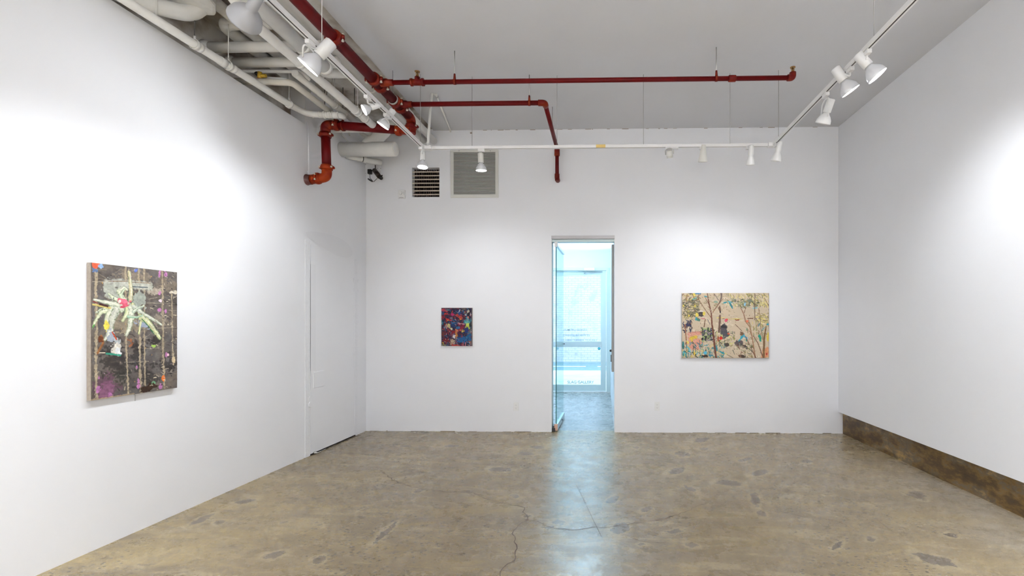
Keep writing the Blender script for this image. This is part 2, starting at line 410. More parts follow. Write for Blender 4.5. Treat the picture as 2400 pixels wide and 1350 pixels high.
# right wall stops above the stained plinth
m = MB().box((XR, Y0-.2, .29), (XR+.3, BY+.02, CEIL+.3))
struct(m.build('wall_right', M_wall))
m = MB().box((XR+.058, Y0-.2, -.02), (XR+.3, BY, .292)); struct(m.build('baseboard_right', M_plinth))
m = MB().box((-4.0, Y0-.2, -.05), (3.7, Y0, CEIL+.3)); struct(m.build('wall_front', M_wall))
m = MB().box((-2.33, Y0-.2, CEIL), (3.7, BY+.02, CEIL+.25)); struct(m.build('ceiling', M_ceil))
m = MB().box((-4.0, Y0-.2, CEIL+.02), (-2.33, BY+.02, CEIL+.25)); struct(m.build('ceiling_old', M_old))
# vestibule
m = MB().box((HXR, BY+WT, -.05), (HXR+.2, FY+.2, HCE+.2)); struct(m.build('wall_vestibule_right', M_wall))
m = MB().box((HXL-.2, BY+WT, -.05), (HXL, FY+.2, HCE+.2)); struct(m.build('wall_vestibule_left', M_wall))
m = MB().box((HXL-.2, BY+WT-.001, HCE), (HXR+.2, FY+.2, HCE+.2)); struct(m.build('ceiling_vestibule', M_wall))
EX0, EX1 = onY(1272, 800, FY).x, onY(1431, 800, FY).x
EZ = onY(1400, 628, FY).z
m = MB().box((HXL-.2, FY, EZ), (HXR+.2, FY+.16, HCE+.2)); m.box((EX0-.12, FY, 0), (EX0, FY+.16, EZ)); m.box((EX1, FY, 0), (HXR+.2, FY+.16, EZ))
m.box((HXL-.2, FY, 0), (HXL+.15, FY+.16, EZ)); m.box((HXL+.15, FY, 0), (EX0-.12, FY+.16, .25))
struct(m.build('wall_street', M_wall))
# unseen shop window added beside the street door to let daylight in
wn = thing('added_window_1', None, None, ((HXL+EX0)/2, FY+.05, .25)); struct(wn)
a, b = HXL+.15, EX0-.12
m = MB()
for bx in (((a, FY+.03, .25), (b, FY+.1, .31)), ((a, FY+.03, EZ-.06), (b, FY+.1, EZ)), ((a, FY+.03, .25), (a+.06, FY+.1, EZ)), ((b-.06, FY+.03, .25), (b, FY+.1, EZ))): m.box(*bx)
m.build('window_frame', M_frame, wn)
MB().box((a+.05, FY+.06, .3), (b-.05, FY+.068, EZ-.05)).build('pane', M_clear, wn)
# doorway header trim and threshold line
m = MB().box((DX0-.003, BY-.012, DZ), (DX1+.003, BY+.02, onY(1366, 552.5, BY).z)); struct(m.build('trim_1', mat('header grey', (.56, .54, .55), .6)))
m = MB().box((DX0, BY+.03, DZ-.035), (DX1, BY+.13, DZ)); struct(m.build('trim_2', M_frame))
m = MB().box((EX0, FY-.03, 0), (EX1, FY+.13, .012)); struct(m.build('trim_3', mat('threshold', (.75, .78, .78), .3, .4)))
# caulk line of chips where the ceiling meets the back wall
rn = random.Random(5); m = MB(); x = -2.15
while x < 2.9:
    l = rn.uniform(.01, .10)
    if rn.random() < .45: m.box((x, BY-.003, CEIL-.003-rn.uniform(0, .004)), (x+l, BY+.001, CEIL+.001))
    x += l+rn.uniform(.01, .09)
for xx, zz in ((onY(1102, 311, BY).x, onY(1102, 312, BY).z),):
    m.box((xx, BY-.006, zz-.008), (xx+.03, BY+.001, zz+.010))
struct(m.build('trim_4', mat('chipped caulk', (.33, .27, .22), .9)))
rn = random.Random(9); m = MB(); x = XL+.05
while x < XR-.1:
    l = rn.uniform(.02, .25)
    if not (DX0-.3 < x < DX1+.02) and rn.random() < .6: m.box((x, BY-.003, 0), (min(x+l, XR), BY+.001, rn.uniform(.003, .008)))
    x += l+rn.uniform(.0, .12)
struct(m.build('trim_5', mat('floor joint dirt', (.22, .18, .14), .9)))

# ---- the painted-over door in the left wall
def lpt(px, py, d=0):                       # pixel to the left wall plane (offset d into the room)
    dr = ray(px, py); t = (wl(0)+d)/(dr.x-LS*dr.y); return O+dr*t
def lquad(mb, px0, py0, px1, py1, d0, d1):  # axis aligned on the wall between two photo points
    p, q = lpt(px0, py0), lpt(px1, py1); return lbox(mb, min(p.y, q.y), max(p.y, q.y), d0, d1, min(p.z, q.z), max(p.z, q.z))
yA, yB = lpt(727, 900).y, lpt(832, 900).y
zt = lpt(725, 560).z
d1 = thing('door_1', None, None, (wl((yA+yB)/2), (yA+yB)/2, 0), -ang); struct(d1)
m = MB(); lbox(m, yA, yB, -.002, .004, .015, zt-.06); m.build('door_slab', M_wall, d1)
m = MB(); lbox(m, yA-.02, yB, -.001, .0052, .0, .016); m.build('bottom_gap', M_dark, d1)
m = MB(); lbox(m, yA-.09, yA-.01, -.001, .0065, .0, zt-.02); m.build('filler_strip', M_spk, d1)
m = MB(); lbox(m, yB-.02, yB+.05, -.001, .0062, .02, zt-.1)
for k in range(9):
    z = .9+k*.14+rn.uniform(-.03, .03); lbox(m, yB-.05, yB+.07, -.001, .0085, z, z+rn.choice((.012, .05, .03)))
m.build('filler_strip', M_spk, d1)
m = MB(); lbox(m, yA+.00, yA+.09, -.001, .0055, .95, zt-.28); m.build('filler_strip', M_patch, d1)
nrm = Vector((1, -LS, 0)).normalized()
for py in (935, 948):
    p = lpt(726, py); MB().lathe([(0, .034), (.010, .033), (.013, .029)], p, nrm, 24).build('blank_plate', M_wall, d1)
m = MB(); lquad(m, 733, 872, 758, 905, 0, .008); m.build('patch_plate', M_wall, d1, bevel=.004)
p = lpt(734, 1061); m = MB().tube([p, p+nrm*.05], .007, 10).tube([p+nrm*.05, p+nrm*.05+Vector((0, .16, .0))], .004, 8); m.sphere(p+nrm*.02, .014)
m.build('door_stop', M_steel, d1)
m = MB()                                    # roller touch-up over the door head
c0 = lpt(775, 577); vv = []
for k in range(40):
    a = 2*PI*k/40; y = c0.y + .47*math.cos(a); z = c0.z+.03 + .085*math.sin(a)*(1.25+.5*math.cos(a)) - .04*math.cos(a)
    vv.append((wl(y)+.0055, y, z))
m.add(vv, [tuple(range(40))]); m.build('touch_up', M_patch, d1)

# ---- interior glass leaf, swung into the vestibule
NX, FX = onY(1303.5, 800, BY+.06), onY(1320, 800, BY+.92)
g = thing('door_2', None, None, (NX.x, NX.y, 0)); struct(g)
a2 = math.atan2(-(FX.x-NX.x), FX.y-NX.y)
def gbox(mb, s0, s1, t0, t1, z0, z1):
    d = (Vector((FX.x, FX.y, 0))-Vector((NX.x, NX.y, 0))).normalized(); n = Vector((d.y, -d.x, 0)); b = Vector((NX.x, NX.y, 0))
    pts = [b+d*s0+n*t0, b+d*s1+n*t0, b+d*s1+n*t1, b+d*s0+n*t1]
    return mb.add([(p.x, p.y, z) for z in (z0, z1) for p in pts], [(0,3,2,1),(4,5,6,7),(0,1,5,4),(1,2,6,5),(2,3,7,6),(3,0,4,7)])
gbox(MB(), .012, .86, -.005, .005, .09, DZ-.07).build('pane', M_glass, g)
gbox(MB(), 0, .012, -.006, .006, .09, DZ-.07).build('pane_edge', M_edge, g)
gbox(MB(), .0, .86, -.022, .022, .012, .095).build('bottom_rail', M_alu, g, bevel=.003)
gbox(MB(), .0, .86, -.02, .02, DZ-.085, DZ-.045).build('top_rail', M_alu, g, bevel=.003)
gbox(MB(), -.03, .0, -.026, .022, .01, .10).build('pivot', M_pink, g, bevel=.003)
gbox(MB(), -.03, .0, -.022, .02, DZ-.10, DZ-.03).build('pivot', M_white, g, bevel=.003)
gbox(MB(), .5, .53, .022, .03, .04, .06).build('lock', M_black, g)
# black stop on the floor at the pivot
tag(MB().box((DX0+.005, BY+.02, .0), (DX0+.045, BY+.10, .05)).box((DX0+.012, BY+.03, .05), (DX0+.035, BY+.09, .075)).build('door_stopper', M_black), 'small black stop block at the foot of the left door jamb', 'door stop')

# ---- the street door
sd = thing('door_3', None, None, ((EX0+EX1)/2, FY, 0)); struct(sd)
pz = lambda py: onY(1400, py, FY).z
pxx = lambda px: onY(px, 800, FY).x
m = MB(); m.box((pxx(1421), FY-.02, .012), (EX1, FY+.10, pz(634))); m.box((EX0, FY-.02, .012), (EX0+.09, FY+.10, pz(634))); m.box((EX0, FY-.02, pz(634)), (EX1, FY+.10, EZ))
m.build('door_frame', M_frame, sd)
m = MB(); m.box((pxx(1408), FY+.01, .02), (pxx(1420), FY+.055, pz(645))); m.box((EX0+.09, FY+.01, .02), (EX0+.19, FY+.055, pz(645)))
m.box((EX0+.09, FY+.01, pz(645)), (pxx(1420), FY+.055, pz(635))); m.box((EX0+.19, FY+.01, .02), (pxx(1408), FY+.055, pz(902)))
m.build('door_leaf', M_frame, sd)
m = MB().box((EX0+.15, FY-.002, pz(813.5)), (pxx(1410), FY+.053, pz(800.5))); m.build('push_bar', mat('push bar', (.46, .52, .53), .4, .3), sd, bevel=.004)
MB().box((EX0+.18, FY+.03, pz(903)), (pxx(1409), FY+.036, pz(644))).build('pane', M_clear, sd)
MB().box((pxx(1317), FY-.012, pz(807)), (pxx(1324), FY-.001, pz(805))).build('lock', M_black, sd)
MB().lathe([(0, .03), (.02, .03), (.022, .018), (.03, .017)], (pxx(1404), FY+.03, pz(817)), (0, -1, 0)).build('lock_cylinder', mat('teal cylinder', (.05, .35, .42), .3, .5), sd)
MB().box((pxx(1369), FY-.075, pz(635)), (pxx(1394), FY-.021, pz(628.5))).build('door_closer', M_alu, sd, bevel=.004)
m = MB().tube([(pxx(1371), FY-.06, pz(637)), (pxx(1320), FY-.09, pz(638))], .008, 8).tube([(pxx(1320), FY-.09, pz(638)), (pxx(1412), FY-.03, pz(637.5))], .007, 8).sphere((pxx(1371), FY-.06, pz(640)), .018)
m.build('closer_arm', mat('closer arm', (.28, .36, .37), .35, .7), sd)
def text(s, x0, x1, yb, h, parent, name):
    cu = bpy.data.curves.new(name, 'FONT'); cu.body = s; cu.size = 1; cu.extrude = 0.004; cu.offset = .012
    o = bpy.data.objects.new(name, cu); COL.objects.link(o); bpy.context.view_layer.update()
    me = bpy.data.meshes.new_from_object(o.evaluated_get(bpy.context.evaluated_depsgraph_get()))
    bpy.data.objects.remove(o)
    xs = [v.co.x for v in me.vertices]; ys = [v.co.y for v in me.vertices]
    w_ = max(xs)-min(xs); hh = max(ys)-min(ys); sx = (pxx(x1)-pxx(x0))/w_; sy = h/hh
    mx0, my0 = min(xs), min(ys)
    for v in me.vertices: v.co = Vector(((v.co.x-mx0)*sx + pxx(x0), FY+.026 + v.co.z*.3, (v.co.y-my0)*sy + pz(yb)))
    me.materials.append(M_letter); o = bpy.data.objects.new(name, me); COL.objects.link(o); o.parent = parent
    me.transform(parent.matrix_basis.inverted())
text('DUMITRU GORZO', 1320, 1376, 775.5, .042, sd, 'lettering'); text('DANIEL ROBERTS', 1320, 1382, 788, .042, sd, 'lettering')
text('CHRISTOPHER YOCKEY', 1320, 1401, 799.5, .042, sd, 'lettering'); text('SLAG GALLERY', 1329.5, 1392, 899.5, .060, sd, 'lettering')
text('YP1', 1308, 1318, 899, .045, sd, 'lettering')
# grey panel with knob on the vestibule's right wall
pn = thing('wall_panel', 'tall narrow grey panel on the passage wall at the right door jamb', 'panel', (HXR, BY+.45, .8))
MB().box((HXR-.034, BY+WT+.02, .80), (HXR-.001, BY+.60, DZ-.04)).build('board', M_greyp, pn, bevel=.003)
MB().sphere((HXR-.045, BY+.36, 1.09), .018).tube([(HXR-.045, BY+.36, 1.09), (HXR-.03, BY+.36, 1.09)], .008, 10).build('knob', M_black, pn)
MB().box((HXR-.045, BY+.35, .93), (HXR-.034, BY+.40, 1.03)).build('latch', M_drod, pn)
# added fill light, unseen above the lintel, standing in for passage daylight
vl = thing('added_uplight', 'added unseen uplight standing in for daylight in the passage behind the lintel', 'fill light', (-.9, 8.4, 2.98))
MB().box((-1.5, 8.3, 2.98), (-.3, 8.5, 3.02)).build('housing', M_white, vl)
MB().box((-1.46, 8.32, 3.02), (-.34, 8.48, 3.028)).build('diffuser', mat('added fill glow', (.9, 1, 1), .4, emit=3), vl)
for x in (-1.3, -.5): MB().tube([(x, 8.4, 3.02), (x, 8.4, HCE)], .004, 6).build('suspension_rod', M_rod, vl)
ll = bpy.data.lights.new('added_uplight_fill', 'AREA'); ll.shape = 'RECTANGLE'; ll.size = 1.1; ll.size_y = .15; ll.energy = 640; ll.color = (.56, .84, 1.0)
lo = bpy.data.objects.new('added_uplight_fill', ll); COL.objects.link(lo); lo.parent = vl; lo.location = (0, 0, .055); lo.rotation_euler = (PI, 0, 0)

# ---- the street
m = MB().box((-16, 18.0, -.1), (14, 18.4, 3.7)); struct(m.build('wall_across_street', M_brick))
m = MB().box((-16, 14.7, -.06), (14, 18.0, -.02)); struct(m.build('road', mat('asphalt', (.16, .22, .24), .8, var=.2)))
m = MB().box((-16, FY+.16, -.06), (14, 14.7, .0)); struct(m.build('sidewalk', mat('sidewalk concrete', (.46, .49, .49), .8, var=.15, vscale=2)))
for i in range(5):
    x = -4+i*1.9; o = MB().box((x, 16.15, -.02), (x+1.5, 16.27, -.016)).build('road_marking', mat('road paint', (.85, .85, .85), .6)); struct(o)

# ================================================================ PAINTINGS
def vnoise(h, w_, cell, seed):
    r = np.random.RandomState(seed); gh, gw = int(h/cell)+3, int(w_/cell)+3; g = r.rand(gh, gw)
    y = np.arange(h)/cell; x = np.arange(w_)/cell; yi = y.astype(int); xi = x.astype(int); fy = y-yi; fx = x-xi
    fy = fy*fy*(3-2*fy); fx = fx*fx*(3-2*fx)
    a = g[yi][:, xi]; b = g[yi][:, xi+1]; c = g[yi+1][:, xi]; d = g[yi+1][:, xi+1]
    return (a*(1-fx)+b*fx)*(1-fy)[:, None] + (c*(1-fx)+d*fx)*fy[:, None]
class Canvas:
    def __init__(s, W, H, col, seed):
        s.W, s.H = W, H; s.a = np.ones((H, W, 3))*np.array(col); s.rs = random.Random(seed); s.seed = seed
        s.yy, s.xx = np.mgrid[0:H, 0:W].astype(float); s.k = 0; s.h = np.zeros((H, W))
        s.n1 = vnoise(H, W, 5, seed+1)-.5; s.n2 = vnoise(H, W, 14, seed+2)-.5
    def put(s, m, col, al=1.0, relief=.5):
        m = np.clip(m, 0, 1)*al; t = 1+.35*np.roll(s.n1, s.k*13, 1); s.k += 1
        s.a = s.a*(1-m[..., None]) + (np.array(col)[None, None]*t[..., None])*m[..., None]
        s.h = s.h*(1-m) + m*relief
    def sub(s, x0, y0, x1, y1):
        return slice(max(0, int(y0)), min(s.H, int(y1)+1)), slice(max(0, int(x0)), min(s.W, int(x1)+1))
    def blob(s, x, y, rx, ry, col, ang=0, rag=.35, al=1, soft=.15):
        R = max(rx, ry)*1.6+3; S = s.sub(x-R, y-R, x+R, y+R)
        if S[0].start >= S[0].stop or S[1].start >= S[1].stop: return
        X = s.xx[S]-x; Y = s.yy[S]-y; c, q = math.cos(ang), math.sin(ang)
        u = (X*c+Y*q)/rx; v = (-X*q+Y*c)/ry
        d = np.sqrt(u*u+v*v) + rag*2*(np.roll(s.n1, s.k*7, 0)[S]+np.roll(s.n2, s.k*5, 1)[S])
        m = np.clip((1-d)/soft+.5, 0, 1)*al; s.k += 1
        t = 1+.3*np.roll(s.n1, s.k*13, 1)[S]
        s.a[S] = s.a[S]*(1-m[..., None]) + (np.array(col)*t[..., None])*m[..., None]; s.h[S] = s.h[S]*(1-m)+m*.7
    def stroke(s, pts, w0, col, w1=None, rag=.3, al=1):
        w1 = w0 if w1 is None else w1
        xs = [p[0] for p in pts]; ys = [p[1] for p in pts]; R = max(w0, w1)*1.5+3
        S = s.sub(min(xs)-R, min(ys)-R, max(xs)+R, max(ys)+R)
        if S[0].start >= S[0].stop or S[1].start >= S[1].stop: return
        X, Y = s.xx[S], s.yy[S]; best = np.full(X.shape, 1e9); n = len(pts)-1
        for i in range(n):
            ax, ay = pts[i]; bx, by = pts[i+1]; dx, dy = bx-ax, by-ay; L2 = dx*dx+dy*dy+1e-9
            t = np.clip(((X-ax)*dx+(Y-ay)*dy)/L2, 0, 1); d = np.hypot(X-ax-t*dx, Y-ay-t*dy)
            best = np.minimum(best, d/(w0+(w1-w0)*(i+t)/n))
        d = best*2 + rag*2*(np.roll(s.n1, s.k*7, 0)[S])
        m = np.clip((1-d)*2+.5, 0, 1)*al; s.k += 1; t = 1+.35*np.roll(s.n1, s.k*13, 1)[S]
        s.a[S] = s.a[S]*(1-m[..., None]) + (np.array(col)*t[..., None])*m[..., None]; s.h[S] = s.h[S]*(1-m)+m*1
    def flecks(s, n, box, cols, l=(4, 12), w_=(1.2, 3), ang=None, sp=1.2, al=1):
        for _ in range(n):
            x = s.rs.uniform(box[0], box[2]); y = s.rs.uniform(box[1], box[3]); a = (s.rs.uniform(0, PI) if ang is None else ang+s.rs.uniform(-sp, sp)); L_ = s.rs.uniform(*l)
            m_ = (x+math.cos(a)*L_/2+s.rs.uniform(-1, 1)*L_*.15, y+math.sin(a)*L_/2+s.rs.uniform(-1, 1)*L_*.15)
            s.stroke([(x, y), m_, (x+math.cos(a+.3)*L_, y+math.sin(a+.3)*L_)], s.rs.uniform(*w_), s.rs.choice(cols), rag=.35, al=al)
def lin(r, g, b):
    f = lambda c: (c/255/12.92) if c/255 <= .04045 else ((c/255+.055)/1.055)**2.4
    return (f(r), f(g), f(b))
def vc_mat(name):
    m = bpy.data.materials.new(name); m.use_nodes = True; nt = m.node_tree; b = nt.nodes['Principled BSDF']
    a = nt.nodes.new('ShaderNodeAttribute'); a.attribute_name = 'paint'; nt.links.new(a.outputs['Color'], b.inputs['Base Color'])
    b.inputs['Roughness'].default_value = .55; b.inputs['Specular IOR Level'].default_value = .25
    return m
M_paint = vc_mat('oil paint')
def canvas_mesh(C, o0, ux, uz, nrm_, name, parent, relief=.0012):
    """o0: top-left corner of the front; ux: full width vector; uz: full downward vector"""
    H, W = C.H, C.W
    t = C.xx/(W-1); v = C.yy/(H-1)
    P = (np.array(o0)[None, None] + t[..., None]*np.array(ux) + v[..., None]*np.array(uz) + (C.h*relief)[..., None]*np.array(nrm_)).reshape(-1, 3)
    i = np.arange((H-1)*(W-1)); r = i//(W-1); c = i % (W-1); a = r*W+c
    f = np.stack([a, a+W, a+W+1, a+1], 1)
    me = bpy.data.meshes.new(name); me.vertices.add(len(P)); me.vertices.foreach_set('co', P.ravel())
    me.loops.add(f.size); me.loops.foreach_set('vertex_index', f.ravel().astype(np.int32))
    me.polygons.add(len(f)); me.polygons.foreach_set('loop_start', np.arange(0, f.size, 4, dtype=np.int32))
    me.update(calc_edges=True)
    at = me.color_attributes.new('paint', 'FLOAT_COLOR', 'POINT'); cc = np.ones((H*W, 4)); cc[:, :3] = np.clip(C.a, .003, .95).reshape(-1, 3); at.data.foreach_set('color', cc.ravel().astype(np.float32))
    me.materials.append(M_paint); o = bpy.data.objects.new(name, me); COL.objects.link(o); o.parent = parent; me.transform(parent.matrix_basis.inverted()); return o

# ---- left painting: pale tangle of leaves on charcoal
def paint_left():
    W, H = 300, 430; C = Canvas(W, H, lin(98, 91, 86), 11)
    h0, h1 = 1148., 964.
    def T(x, y):
        s = (x-125)/712.; t = s*h1/(s*h1+(1-s)*h0); top = 92+76*s; bot = 1240-108*s
        return (t*(W-1), (y-top)/(bot-top)*(H-1))
    K = W/712.
    big = vnoise(H, W, 45, 5)*.6+vnoise(H, W, 16, 6)*.4
    C.a *= (.55+.9*big)[..., None]
    warm = vnoise(H, W, 30, 8); C.a *= (1+.18*(warm-.5)[..., None]*np.array([1, .2, -.9]))
    dk = lin(46, 42, 42); md = lin(104, 97, 92); br = lin(128, 116, 102); cr = lin(202, 190, 164); pale = lin(214, 218, 196); gw = lin(196, 204, 186)
    C.flecks(240, (0, 0, W, H), [dk, md, lin(70, 66, 66), br, lin(92, 84, 82)], (10, 34), (2, 7), 0, .5, .65)
    for x, y, rx, ry, c in ((320,270,70,35,md),(500,210,120,50,br),(780,280,60,60,br),(640,480,70,90,md),(320,900,90,110,dk),(500,850,40,90,dk),(670,740,50,45,lin(30,27,28)),(760,930,90,60,dk),(380,1040,60,50,lin(48,48,42)),(240,1150,80,80,lin(96,66,84)),(600,1060,60,50,dk),(200,560,50,120,lin(96,92,92)),(640,330,60,26,lin(178,166,150)),(700,560,60,40,lin(150,140,126)),(560,1000,50,30,lin(58,54,54))):
        X, Y = T(x, y); C.blob(X, Y, rx*K, ry*K, c, 0, .6, .75, .4)
    # drips of bare canvas
    for pts, wd in (([(168,150),(165,330),(172,600),(166,900),(172,1225)], 20), ([(410,120),(412,420),(416,800),(425,1000),(432,1185)], 15), ([(518,130),(522,400),(526,700),(530,1000),(538,1170)], 19),
                    ([(562,140),(566,420),(566,800),(572,1110)], 13), ([(714,160),(718,500),(720,820),(732,1130)], 18), ([(792,340),(796,600),(800,800),(806,940)], 13)):
        C.stroke([T(*p) for p in pts], wd*K*.85, lin(168, 153, 128), rag=.8, al=.85)
        C.flecks(26, (T(*pts[0])[0]-3, T(*pts[0])[1], T(*pts[-1])[0]+3, T(*pts[-1])[1]), [lin(184, 170, 146), lin(150, 136, 114), lin(120, 108, 96)], (3, 9), (1.5, 3.5), PI/2, .3, .8)
    # the pale plank behind
    C.stroke([T(265, 270), T(360, 262), T(450, 270)], 62*K, lin(168, 168, 158), rag=.3); C.stroke([T(450, 275), T(610, 285)], 62*K, lin(176, 176, 164), rag=.3)
    C.blob(*T(300, 330), 55*K, 70*K, lin(170, 172, 160), 0, .4, .9); C.blob(*T(530, 400), 55*K, 60*K, lin(158, 164, 154), 0, .4, .9)
    C.stroke([T(270, 248), T(440, 246)], 5*K, lin(120, 92, 66)); C.stroke([T(455, 252), T(615, 262)], 5*K, lin(126, 98, 70)); C.stroke([T(440, 290), T(590, 296)], 8*K, lin(70, 84, 92))
    C.blob(*T(420, 600), 120*K, 60*K, lin(140, 128, 110), .1, .5, .9)
    C.blob(*T(560, 600), 60*K, 30*K, lin(150, 160, 182), .2, .4, .9)
    pl_ = lambda c: tuple(.6*a+.4*b for a, b in zip(c, lin(196, 196, 178)))
    leaf = lambda pts, w0, c, w1=8: (C.stroke([T(*p) for p in pts], w0*K*1.5, lin(120, 134, 104), w1*K*1.6, .25), C.stroke([T(*p) for p in pts], w0*K*1.25, pl_(c), w1*K*1.25, .45), C.stroke([T(p[0]+4, p[1]-5) for p in pts], w0*K*.35, lin(222, 224, 206), w1*K*.4, .5, .7))
    leaf([(440,170),(448,260),(455,330),(450,400)], 16, lin(186,166,112), 22)
    leaf([(390,460),(330,440),(240,420),(150,400)], 34, lin(206,210,190)); leaf([(380,480),(280,470),(200,490),(165,510)], 30, lin(190,200,170))
    leaf([(430,440),(300,380),(270,350)], 26, lin(188,196,160)); leaf([(400,400),(350,330),(400,300),(425,320)], 26, lin(206,210,176)); leaf([(400,440),(370,360),(400,310)], 22, lin(178,200,160))
    leaf([(280,490),(210,500),(170,560),(133,640)], 26, lin(198,206,160)); leaf([(300,480),(265,520),(255,590),(262,650)], 34, lin(204,204,176), 18)
    leaf([(330,490),(300,560),(285,660),(240,730)], 40, lin(206,206,196), 16); leaf([(430,470),(420,520),(385,575)], 34, lin(200,208,140), 14)
    leaf([(460,460),(455,560),(440,640),(415,695)], 38, lin(204,208,190), 14); leaf([(470,440),(520,500),(535,580),(520,680)], 20, lin(206,204,120), 10)
    leaf([(480,460),(560,520),(650,570),(705,605)], 26, lin(192,198,190), 10); leaf([(540,540),(600,590),(640,640),(690,715)], 34, lin(200,204,130), 20)
    leaf([(430,540),(500,545),(550,530)], 16, lin(120,186,150)); leaf([(470,500),(510,470),(560,450)], 18, lin(178,200,180))
    C.stroke([T(545,560),T(600,620),T(640,680)], 6*K, lin(40,110,70)); C.stroke([T(135,440),T(220,455),T(280,470)], 15*K, lin(206,188,110)); C.stroke([T(125,410),T(180,430)], 8*K, lin(120,50,46))
    C.stroke([T(200,440),T(260,455)], 14*K, lin(66,30,32)); C.blob(*T(252,620), 16*K, 34*K, lin(228,206,86), 0, .3); C.stroke([T(132,640),T(150,610)], 10*K, lin(80,150,70))
    C.blob(*T(390,425), 44*K, 26*K, lin(206,92,112), 0, .45); C.blob(*T(410,415), 30*K, 14*K, lin(218,110,132), 0, .45); C.blob(*T(385,462), 22*K, 16*K, lin(190,74,94), 0, .4); C.blob(*T(360,415), 12*K, 14*K, lin(236,214,208), 0, .4)
    C.blob(*T(340,745), 45*K, 26*K, lin(180,184,186), .3, .5); C.blob(*T(285,700), 26*K, 40*K, lin(160,166,178), 0, .5); C.blob(*T(335,805), 34*K, 52*K, lin(214,208,196), .3, .35); C.blob(*T(350,830), 22*K, 30*K, lin(226,228,228), 0, .4)
    C.stroke([T(255,848),T(330,858),T(365,862)], 14*K, lin(56,150,126)); C.stroke([T(170,850),T(200,842),T(240,842)], 6*K, lin(226,214,190))
    C.stroke([T(210,700),T(225,760),T(180,845)], 16*K, lin(142,96,58)); C.blob(*T(208,722), 22*K, 20*K, lin(104,58,34), 0, .5); C.stroke([T(300,670),T(335,730)], 10*K, lin(176,72,40)); C.blob(*T(455,750), 22*K, 30*K, lin(160,92,50), 0, .8, .7)
    C.blob(*T(155,120), 26*K, 26*K, lin(214,92,62), .3, .4); C.blob(*T(205,130), 16*K, 16*K, lin(140,170,210), 0, .5); C.blob(*T(150,155), 20*K, 12*K, lin(88,110,146), 0, .5); C.blob(*T(495,148), 16*K, 15*K, lin(92,110,176), 0, .5)
    for x, y in ((738,185),(690,180),(690,340),(692,480),(740,500),(505,960),(515,1070),(515,1125),(190,1060),(190,1150),(745,860),(280,1200),(700,1120)): C.blob(*T(x, y), 11*K, 19*K, lin(192, 122, 180), 0, .7, .8)
    C.blob(*T(762,856), 9*K, 11*K, lin(244,200,214)); C.blob(*T(722,1050), 14*K, 22*K, lin(214,110,40), 0, .4); C.blob(*T(640,1095), 14*K, 14*K, lin(110,160,120), 0, .4); C.blob(*T(645,785), 20*K, 10*K, lin(160,196,90), 0, .4)
    C.blob(*T(590,1140), 60*K, 32*K, lin(58,40,30), -.3, .4); C.blob(*T(250,1170), 50*K, 60*K, lin(140,90,122), 0, .8, .6); C.blob(*T(245,1100), 30*K, 60*K, lin(120,80,104), 0, .8, .5)
    for p in (((400,920),(600,912)), ((360,1030),(400,1028)), ((580,805),(690,800)), ((600,395),(690,375)), ((585,425),(820,430)), ((760,485),(835,487)), ((590,1018),(612,1018)), ((130,250),(260,252)), ((560,640),(830,628)), ((560,720),(610,690)), ((560,720),(620,722))):
        C.stroke([T(*q) for q in p], 4*K, lin(170, 160, 142), rag=1.0, al=.7)
    C.blob(*T(805,335), 40*K, 12*K, lin(214,204,186), 0, .5); C.blob(*T(810,905), 16*K, 30*K, lin(204,184,150), 0, .4); C.blob(*T(690,405), 20*K, 12*K, lin(214,196,206), 0, .5)
    C.flecks(70, (0, 0, W, H), [lin(180,168,150), lin(150,130,140), lin(60,70,84), lin(190,150,90), lin(40,38,40)], (2, 6), (1, 2.2))
    C.flecks(60, (T(600,0)[0], 0, W, H), [cr, lin(170,158,142), dk], (3, 12), (1.2, 3), 0, .5)
    C.stroke([(0, 0), (0, H)], 7, lin(110, 100, 92), rag=.6); C.stroke([(0, H-2), (W*.45, H-2)], 6, lin(150, 132, 108), rag=.7)
    C.a *= 1.02
    for k, (am, cell) in enumerate(((.30, 9), (.22, 4), (.16, 22))): C.a *= (1+am*(vnoise(H, W, cell, 60+k)-.5))[..., None]
    return C
def place_canvas(tl, tr, zb, nrm_, thick, C, name, label, rz):
    """tl, tr: front top corners"""
    mid = (tl+tr)/2
    g = thing(name, label, 'painting', (mid.x-nrm_.x*thick, mid.y-nrm_.y*thick, zb), rz)
    ux = tr-tl; uz = Vector((0, 0, zb-tl.z)); b = -nrm_*(thick-.002)
    c = [tl-nrm_*.0006, tr-nrm_*.0006, tr+uz-nrm_*.0006, tl+uz-nrm_*.0006]; m = MB()
    m.add(c+[p+b for p in c], [(3,2,1,0),(4,5,6,7),(0,1,5,4),(1,2,6,5),(2,3,7,6),(3,0,4,7)]); m.build('stretcher', M_lin, g)
    canvas_mesh(C, tl, ux, uz, nrm_, 'painted_canvas', g)
    return g
TH = .030
dd = nrm*TH
def lfront(px, py):
    dr = ray(px, py); k = TH/math.cos(ang); t = (wl(0)+k)/(dr.x-LS*dr.y); return O+dr*t
tl = lfront(213, 616); tr = lfront(415, 637.5); bl = lfront(213, 939.5); br_ = lfront(417, 908)
zt_ = (tl.z+tr.z)/2; zb_ = (bl.z+br_.z)/2; tl.z = tr.z = zt_
place_canvas(tl, tr, zb_, nrm, TH, paint_left(), 'painting', 'large charcoal painting with a pale leaf tangle and vertical drips on the left wall', PI/2-ang)
p = lpt(313, 925); 
tag(MB().tube([p+nrm*.002, p+nrm*.012, p+nrm*.012-Vector((0, 0, .045))], .0012, 6).build('hanging_cord', M_mark), 'short thin cord end below the charcoal leaf painting', 'cord')

